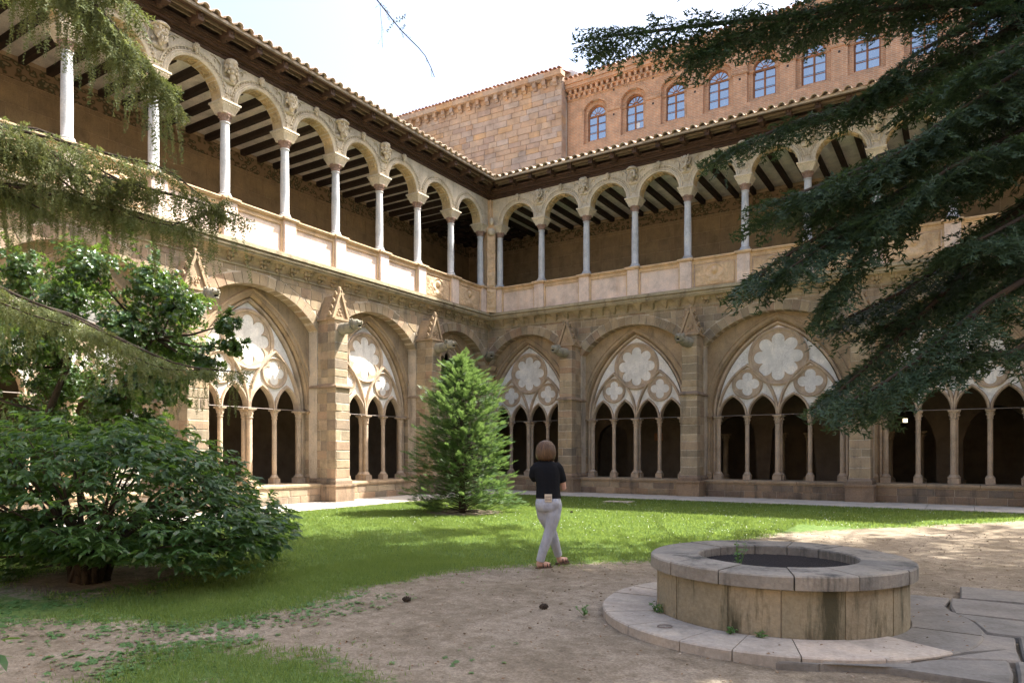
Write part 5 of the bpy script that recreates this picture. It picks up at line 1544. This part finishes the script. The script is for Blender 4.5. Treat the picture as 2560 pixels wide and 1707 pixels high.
# ---- weeping cedar on the left, trunk outside the frame
TL_ = (5.2, -24.0)
wc = thing('weeping_cedar', 'weeping yellow-green cedar with curtains of hanging twigs at the left edge', 'tree', (TL_[0], TL_[1], 0))
l2 = lambda p: (p[0]-TL_[0], p[1]-TL_[1], p[2])
m = M(); m.tube([(0, 0, -.1), (.05, .05, 3), (.1, .1, 7), (.1, .2, 11)], [.38, .3, .2, .06], 12); tw = ([], [], [])
for pts, dn, spd, wp in (
   ([(7.6,-21.6,6.4),(8.89,-20.72,6.15),(9.35,-20.45,5.75),(9.66,-20.2,5.35),(9.86,-20.02,4.95)], 1.5, .55, .75),
   ([(7.6,-21.9,6.9),(8.9,-20.95,6.55),(9.35,-20.7,6.2),(9.65,-20.3,5.8)], 1.4, .5, .75),
   ([(6.6,-21.4,5.2),(7.32,-20.55,5.16),(7.82,-20.2,5.06),(8.32,-19.85,4.62),(8.6,-19.6,4.5)], 1.7, .62, .7),
   ([(6.9,-21.2,4.9),(7.9,-20.3,4.7),(8.6,-19.65,4.5),(9.0,-19.3,4.38),(9.45,-19.02,4.2)], 1.35, .36, .65),
   ([(6.0,-21.6,5.0),(6.6,-20.9,4.8),(7.3,-20.6,4.5),(7.8,-20.3,4.2)], 1.4, .6, .7),
   ([(4.6,-21.0,4.3),(4.91,-19.7,3.7),(5.68,-19.06,3.5),(6.46,-18.56,3.05),(7.09,-18.17,2.75),(7.75,-17.75,2.66)], 1.4, .5, .55),
   ([(5.2,-21.0,4.4),(5.6,-19.8,3.7),(6.2,-19.2,3.35),(6.8,-18.8,3.0)], 1.3, .5, .6),
   ([(8.4,-22.0,7.6),(11.2,-20.45,6.25),(11.99,-19.79,5.62),(12.17,-19.67,5.38),(12.36,-19.56,5.1),(12.53,-19.45,4.89),(12.60,-19.40,4.70)], .0, 0, 0),
   ([(8.2,-22.0,7.3),(10.4,-21.0,6.3),(11.1,-20.35,5.75),(11.2,-20.30,5.48)], .0, 0, 0)):
    st = [(0.05, .1, pts[0][2]+.7)]
    if dn:
        cedar_limb(m, tw, st+[l2(p) for p in pts], .05, spd, dn, .21, wp, .35)
        for rep in range(3 if pts[0][0] > 6 else 1):
            jx, jy, jz = rc.uniform(-.35, .15), rc.uniform(-.35, .15), rc.uniform(-.30, .30)
            q = [(p[0]+jx, p[1]+jy, p[2]+jz) for p in pts[:-1]]+[tuple((a+b)/2 for a, b in zip(pts[-1], pts[-2]))]
            cedar_limb(m, tw, st+[l2(p) for p in q], .03, spd, dn, .21, wp, .35)
    else:           # the thin bare twigs against the sky
        line, L = polyline([l2(p) for p in pts], 60); m.tube([tuple(p) for p in line], [.018*(1-i/61)+.003 for i in range(61)], 5)
        for j in range(60):
            i = rc.randint(30, 59); p = line[i]; d = (line[i+1]-line[i-1]).normalized()
            td = (d*.6+Vector((rc.uniform(-1, 1), rc.uniform(-1, 1), rc.uniform(-.7, .7)))).normalized()
            tw[0].append(tuple(p)); tw[1].append(tuple(td)); tw[2].append(rc.uniform(.05, .12))
        for j in range(7):
            i = rc.randint(26, 52); h = line[i].copy(); path = [tuple(h)]
            for z in range(rc.randint(3, 7)):
                h = h+Vector((rc.uniform(-.02, .02), rc.uniform(-.02, .02), -.09)); path.append(tuple(h))
                if rc.random() < .7: tw[0].append(tuple(h)); tw[1].append((rc.uniform(-.5, .5), rc.uniform(-.5, .5), -1)); tw[2].append(.07)
            m.tube(path, .0022, 4, False)
m.build('trunk', MAT['bark'], wc, True); grow('crown', MAT['cedar_l'], wc, *tw, WEEP, nrng, 1.2)
print('weeping twigs', len(tw[0]))

# ---- glossy broadleaf tree at the left
B0 = (2.05, -18.75)
bt_ = thing('broadleaf_tree', 'glossy-leaved small tree with leaning dark stems in front of the left arches', 'tree', (B0[0], B0[1], 0))
lb = lambda p: (p[0]-B0[0], p[1]-B0[1], p[2])
blobs = [(2.09,-18.03,4.56,.44),(4.38,-18.11,4.53,.55),(4.79,-17.26,4.37,.57),(4.55,-16.46,4.15,.46),(3.78,-18.49,3.5,.62),(4.36,-17.53,3.58,.70),(4.35,-16.59,3.4,.57),(6.30,-16.86,3.62,.17),(6.01,-16.55,3.29,.17),(2.69,-17.65,2.77,.62),(5.16,-17.62,2.65,.55),(5.50,-16.78,3.06,.30),(2.09,-18.03,2.22,.35),(4.68,-17.92,2.35,.42),(4.98,-17.14,2.6,.36),(3.3,-17.9,4.2,.6),(3.2,-18.2,3.2,.5),(2.4,-18.6,3.1,.5),(2.0,-18.4,3.9,.5),(1.9,-18.9,2.7,.4),(2.6,-18.3,4.7,.4),(2.6,-17.9,2.0,.5),(3.6,-17.6,1.9,.45),(4.6,-17.3,2.0,.4),(5.3,-17.2,3.9,.35)]
m = M()
m.tube([lb(p) for p in ((2.05,-18.75,-.05),(2.3,-18.5,.99),(2.65,-18.26,1.6),(2.95,-18.05,2.2),(3.3,-17.9,3.0),(3.4,-17.8,4.2))], [.11,.09,.08,.065,.05,.02], 8)
m.tube([lb(p) for p in ((2.9,-18.3,.0),(3.35,-17.82,.99),(3.64,-17.63,1.74),(3.86,-17.49,2.2),(4.18,-17.29,2.88),(4.57,-17.05,3.6),(4.7,-17,4.2))], [.08,.07,.06,.055,.045,.03,.01], 8)
P, D, S = [], [], []
for (x, y, z, r) in blobs:
    r *= 1.0
    for k in range(5):      # loose sprigs standing out of the mass
        v = Vector((rc.gauss(0, 1), rc.gauss(0, 1), rc.gauss(0, 1)+.3)).normalized(); L = r*rc.uniform(1.2, 1.75)
        e = Vector(lb((x, y, z)))+v*L; m.tube([lb((x, y, z)), tuple(e)], [.008, .003], 4, False)
        for j in range(16):
            t = .55+.45*j/15; q = Vector(lb((x, y, z))).lerp(e, t); P.append((q.x+rc.uniform(-.05, .05), q.y+rc.uniform(-.05, .05), q.z+rc.uniform(-.04, .04))); D.append(tuple(v+Vector((rc.uniform(-.5, .5), rc.uniform(-.5, .5), rc.uniform(-.2, .6))))); S.append(rc.uniform(.10, .16))
    b = min(((3.3,-17.9,3.0), (4.18,-17.29,2.88), (2.95,-18.05,2.2), (3.86,-17.49,2.2), (4.57,-17.05,3.5)), key=lambda q: (q[0]-x)**2+(q[1]-y)**2+(q[2]-z)**2)
    m.tube([lb(b), lb(((b[0]+x)/2, (b[1]+y)/2, (b[2]+z)/2-.06)), lb((x, y, z))], [.028, .02, .01], 5)
    for k in range(int(420*r*r*4)+30):
        v = Vector((rc.gauss(0, 1), rc.gauss(0, 1), rc.gauss(0, 1))).normalized(); q = rc.random()**.5*r*(.75+.5*math.sin(3*v.x+5*v.z+x*4)*.6)
        P.append(lb((x+v.x*q*1.15, y+v.y*q*1.15, z+v.z*q*1.0))); D.append(tuple((v+Vector((0, 0, .35)))) ); S.append(rc.uniform(.10, .17))
        if rc.random() < .12: m.tube([lb((x, y, z)), P[-1]], [.007, .003], 4, False)
m.build('trunk', MAT['bark'], bt_, True); grow('crown', MAT['bay'], bt_, P, D, S, ROSL, nrng, 3.1)
print('bay rosettes', len(P))

# ---- the low spreading shrub, left foreground
SB = (7.68, -19.74)
sh = thing('spreading_shrub', 'broad low shrub with layers of lobed leaves in the left foreground', 'shrub', (SB[0], SB[1], 0))
m = M(); P, D, S = [], [], []
C0 = Vector((.10, .35, .86)); ax = Vector((2.0, 1.55, 1.04))
cyw, syw = math.cos(YAW), math.sin(YAW)
def shell(v, k):          # ellipsoid turned to lie along the picture's width, lumpy
    r = k*(1+.16*math.sin(3*v.x+4*v.z+1)+.12*math.sin(5*v.y-3*v.x)+.07*math.sin(9*v.x+7*v.z))
    x, y = v.x*ax.x*r, v.y*ax.y*r
    zz = C0.z+v.z*ax.z*r*(1 if v.z > 0 else .72)-.10*(x/2)**2+(.16 if v.z > 0 else 0)*math.cos(x*1.1+.5)
    return Vector((C0.x+x*cyw-y*syw, C0.y+x*syw+y*cyw, max(.08, zz)))
for k in range(70):       # stems
    v = Vector((rc.gauss(0, 1), rc.gauss(0, 1), rc.gauss(0, .8)+.1)).normalized(); e = shell(v, .93)
    b = Vector((rc.uniform(-.2, .2), rc.uniform(-.14, .14), 0)); mid = b.lerp(e, .45)+Vector((0, 0, .16+.12*max(0, v.z)))
    m.tube([tuple(b), tuple(b+Vector((0, 0, .25))+(e-b)*.08), tuple(mid), tuple(e)], [.05, .035, .017, .005], 5)
for k in range(15):
    a = k*2.4; r = .03+.13*(k/15); m.tube([(r*math.cos(a), r*math.sin(a), -.05), (r*1.25*math.cos(a), r*1.25*math.sin(a), .2), (r*2.2*math.cos(a+.2), r*2.2*math.sin(a+.2), .48+.1*math.sin(k))], [.05, .042, .028], 6)
for k in range(3500):     # leafy shoots: leaves laid level in flat tiers
    v = Vector((rc.gauss(0, 1), rc.gauss(0, 1), rc.gauss(0, 1))).normalized()
    if v.z < -.9: continue
    q = shell(v, .45+.55*rc.random()**.45); out = Vector((q.x-C0.x, q.y-C0.y, 0)).normalized() if (q-C0).length > .01 else Vector((1, 0, 0))
    for j in range(rc.randint(3, 6)):
        a = rc.uniform(-1.5, 1.5); d = Vector((out.x*math.cos(a)-out.y*math.sin(a), out.x*math.sin(a)+out.y*math.cos(a), rc.uniform(-.45, .12)))
        P.append(tuple(q+Vector((rc.uniform(-.06, .06), rc.uniform(-.06, .06), rc.uniform(-.03, .03))))); D.append(tuple(d)); S.append(rc.uniform(.09, .175))
m.build('stems', MAT['bark'], sh, True); grow('crown', MAT['maple'], sh, P, D, S, MAPL, nrng, .35)
# sprig of a similar shrub poking in at the bottom left edge
sp2 = thing('shrub_sprig', 'few pale lobed leaves poking in at the extreme lower left edge', 'shrub', (12.30, -23.05, 0))
m = M(); m.tube([(0, 0, 0), (.15, .1, .45), (.42, .23, .70), (.62, .31, .74)], [.012, .01, .006, .003], 6); m.tube([(.15, .1, .45), (.4, .2, .55), (.6, .30, .56)], [.008, .005, .003], 5); m.build('stem', MAT['bark'], sp2, True)
P, D, S = [], [], []
for k in range(40):
    t = k/39; P.append((.25+.40*t, .15+.17*t, rc.choice((.50, .58, .66, .74, .82))+rc.uniform(-.03, .03))); D.append((rc.uniform(-.2, 1), rc.uniform(-.5, .9), rc.uniform(-.3, .2))); S.append(rc.uniform(.06, .1))
grow('leaves', MAT['maple'], sp2, P, D, S, MAPL, nrng, .3)

# ---- young conifer by the corner
CF = (5.72, -9.70)
cf = thing('young_conifer', 'bright green bushy young conifer standing on the lawn before the corner', 'conifer', (CF[0], CF[1], 0))
m = M(); m.tube([(0, 0, -.05), (0, 0, 1.5), (-.05, 0, 3.5)], [.09, .06, .012], 8); P, D, S = [], [], []
PR = [(0, 1.0), (.15, 1.30), (.5, 1.38), (.9, 1.24), (1.3, 1.12), (1.8, 1.08), (2.3, 1.05), (2.7, .98), (3.0, .88), (3.3, .68), (3.55, .40), (3.8, .06)]
def rz(z, a):
    r = .93*float(np.interp(z, [p[0] for p in PR], [p[1] for p in PR]))
    return max(.05, r*(.90+.13*math.sin(a*3+z*2.3)+.12*math.sin(a*5-z*4.1)+.08*math.sin(a*9+z*7)))
for k in range(1250):
    z = 3.78*(1-rc.random()**.8)+.08; a = rc.uniform(0, 2*math.pi); Rr = rz(z, a); f = rc.random()**.33
    R = Rr*f; out = Vector((math.cos(a), math.sin(a), 0)); e = out*R+Vector((0, 0, z))
    if k % 4 == 0: m.tube([(0, 0, max(.05, z-.25*R)), tuple(e*.5+Vector((0, 0, (z-.2*R)*.5))), tuple(e)], [.014, .008, .003], 4, False)
    od = (out+Vector((0, 0, .18+.4*z/3.8))).normalized()
    for j in range(rc.randint(5, 8)):
        v = Vector((rc.gauss(0, 1), rc.gauss(0, 1), rc.gauss(0, .5)))
        q = e+v*.075; P.append(tuple(q)); D.append(tuple(od+v*.42)); S.append(rc.uniform(.11, .20))
    if f > .88 and rc.random() < .45:
        for j in range(6): P.append(tuple(e+od*.065*j)); D.append(tuple(od+Vector((rc.uniform(-.45, .45), rc.uniform(-.45, .45), .15)))); S.append(.19)
for (tx, ty, tz) in ((-.12, 0, 3.78), (.28, .1, 3.50), (-.38, -.1, 3.28), (.52, .2, 3.15), (-.66, -.3, 2.95)):
    for k in range(16): P.append((tx+rc.uniform(-.1, .1), ty+rc.uniform(-.1, .1), tz-.22*rc.random())); D.append((tx*.4+rc.uniform(-.5, .5), ty+rc.uniform(-.5, .5), 1)); S.append(.17)
m.build('trunk', MAT['bark'], cf, True); grow('crown', MAT['yew'], cf, P, D, S, YEW, nrng, .4)
print('yew', len(P))

# ---- grass, clover, daisies, litter
def blades(n, xr, yr, h, w, seed, thr=.35, prob=1.0):
    g = np.random.default_rng(seed); x = g.uniform(*xr, n); y = g.uniform(*yr, n); a = grass_amount(x, y)
    k = (g.random(n) < np.clip((a-thr)/.35, 0, 1)*prob+np.where(a > .06, .012, 0)); x, y, a = x[k], y[k], a[k]; n = len(x)
    th = g.uniform(0, 2*np.pi, n); hh = h*g.uniform(.5, 1.3, n)*(.55+.45*a); lean = g.uniform(.1, .8, n)*hh; la = g.uniform(0, 2*np.pi, n)
    z0 = .015*np.ones(n); dx, dy = np.cos(th)*w, np.sin(th)*w
    V = np.stack([np.stack([x-dx, y-dy, z0], -1), np.stack([x+dx, y+dy, z0], -1), np.stack([x+np.cos(la)*lean, y+np.sin(la)*lean, z0+hh], -1)], 1).reshape(-1, 3)
    return V
Vs = [blades(100000, (9.2, 14.2), (-22.9, -16), .05, .0032, 1), blades(125000, (5, 13.4), (-20.5, -12), .05, .005, 2), blades(85000, (2.1, 13.5), (-13.5, -7.5), .05, .0085, 3), blades(65000, (2.1, 21), (-8.5, -2.55), .05, .012, 4), blades(30000, (2.1, 5.3), (-22, -13.2), .05, .008, 5)]
Vg = np.concatenate(Vs); print('blades', len(Vg)//3)
big_mesh('grass', Vg, np.arange(len(Vg)).reshape(-1, 3), MAT['grass'], kind='stuff')
def clover():
    T = []
    for k in range(5):
        a = k*1.257; T += leaf_tris(.5, .17, .1, .2, (0, 0, .12+.04*(k % 2)), a)
    return tmpl(T)
P, D, S = [], [], []
def cl(n, xr, yr, f, s):
    for k in range(n):
        x, y = rc.uniform(*xr), rc.uniform(*yr)
        if rc.random() < f(x, y): P.append((x, y, .01)); D.append((math.cos(k), math.sin(k), rc.uniform(-.1, .1))); S.append(rc.uniform(.5, 1)*s)
ga = lambda x, y: float(grass_amount(np.array([x]), np.array([y]))[0])
cl(6500, (8.2, 11.6), (-21.6, -18.3), lambda x, y: (.9 if wob(x*1.3, y*1.3) > -.25 else .12)*(.25 if ga(x, y) < .3 else 1), .075)
cl(900, (9.4, 13.6), (-22.9, -19.3), lambda x, y: .5 if wob(x*2.3, y*2.3) > .2 else .04, .07)
cl(1400, (3, 12.5), (-18, -6), lambda x, y: .5 if wob(x, y) > .1 else .1, .06)
TV, TF = clover(); Vc, Fc = scatter(P, D, S, TV, TF, nrng); big_mesh('clover', Vc, Fc, MAT['weed'], kind='stuff')
m = M(); g = random.Random(8)
for k in range(800):
    x, y = g.uniform(4, 16), g.uniform(-13, -2.7)
    if ga(x, y) < .6 or wob(x*.8, y*.8) < -.15: continue
    r = g.uniform(.006, .012); z = g.uniform(.05, .075); m.add([(x+r*math.cos(q), y+r*math.sin(q), z+.004*math.sin(q*2)) for q in (0, 1.05, 2.1, 3.14, 4.19, 5.24)], [(0, 1, 2, 3, 4, 5)])
m.build('daisies', MAT['daisy'], kind='stuff')
m = M()
for k in range(2600):        # gravel, bark crumbs and needles on the bare earth
    x, y = g.uniform(9.5, 17.5), g.uniform(-22.6, -8)
    if ga(x, y) > .45 or math.hypot(x-WC[0], y-WC[1]) < 1.62: continue
    r = g.uniform(.004, .013)*(1.8 if g.random() < .04 else 1); m.ball((x, y, .004), r, 5, 3, (g.uniform(.7, 1.5), g.uniform(.7, 1.3), .6))
m.build('gravel', stone('gravel_stone', [(.16,.11,.07),(.34,.28,.2),(.22,.16,.11),(.42,.37,.3),(.12,.08,.05)], streak=False), kind='stuff')
P, D, S = [], [], []
for k in range(5200):        # fallen needles and leaf crumbs
    x, y = g.uniform(8.6, 17.5), g.uniform(-22.7, -12); q = ga(x, y)
    if q > .7 or g.random() > (.9 if .1 < q < .6 or y < -21 else .3) or math.hypot(x-WC[0], y-WC[1]) < 1.1: continue
    P.append((x, y, .012 if math.hypot(x-WC[0], y-WC[1]) > 1.62 else .09)); D.append((g.uniform(-1, 1), g.uniform(-1, 1), g.uniform(-.1, .2))); S.append(g.uniform(.015, .04))
TV, TF = tmpl(leaf_tris(1, .22)); Vc, Fc = scatter(P, D, S, TV, TF, nrng); big_mesh('leaf_litter', Vc, Fc, stone('dry_leaf', [(.20,.10,.05),(.13,.075,.04),(.27,.17,.09)], streak=False), kind='stuff')
def weed(loc, lab, n, r, h, grp=None):
    w = thing('weed', lab, 'weed', loc, grp); P, D, S = [], [], []; mm = M()
    for k in range(n):
        a = rc.uniform(0, 6.28); e = Vector((r*math.cos(a)*rc.random(), r*math.sin(a)*rc.random(), h*rc.uniform(.3, 1)))
        mm.tube([(0, 0, 0), tuple(e*.6), tuple(e)], [.003, .002, .0015], 4, False)
        for j in range(5): P.append(tuple(e*rc.uniform(.5, 1))); D.append((rc.uniform(-1, 1), rc.uniform(-1, 1), rc.uniform(-.2, .6))); S.append(rc.uniform(.022, .045))
    mm.build('stalk', MAT['weed'], w); grow('leaves', MAT['weed'], w, P, D, S, [tmpl(leaf_tris(1, .3))], nrng, .5)
weed((14.72, -17.80, .48), 'yellow-green weed growing up through the black mesh inside the well', 9, .12, .26)
weed((14.05, -18.02, .08), 'green weed tuft on the paving ring at the left foot of the well wall', 12, .09, .09)
weed((14.82, -18.44, .08), 'small weed at the front foot of the well wall, left of the pair', 6, .06, .05)
weed((15.05, -18.43, .08), 'small weed at the front foot of the well wall, right of the pair', 5, .05, .05)
weed((13.42, -18.22, .01), 'weed tuft outside the left edge of the well paving ring', 10, .1, .1)
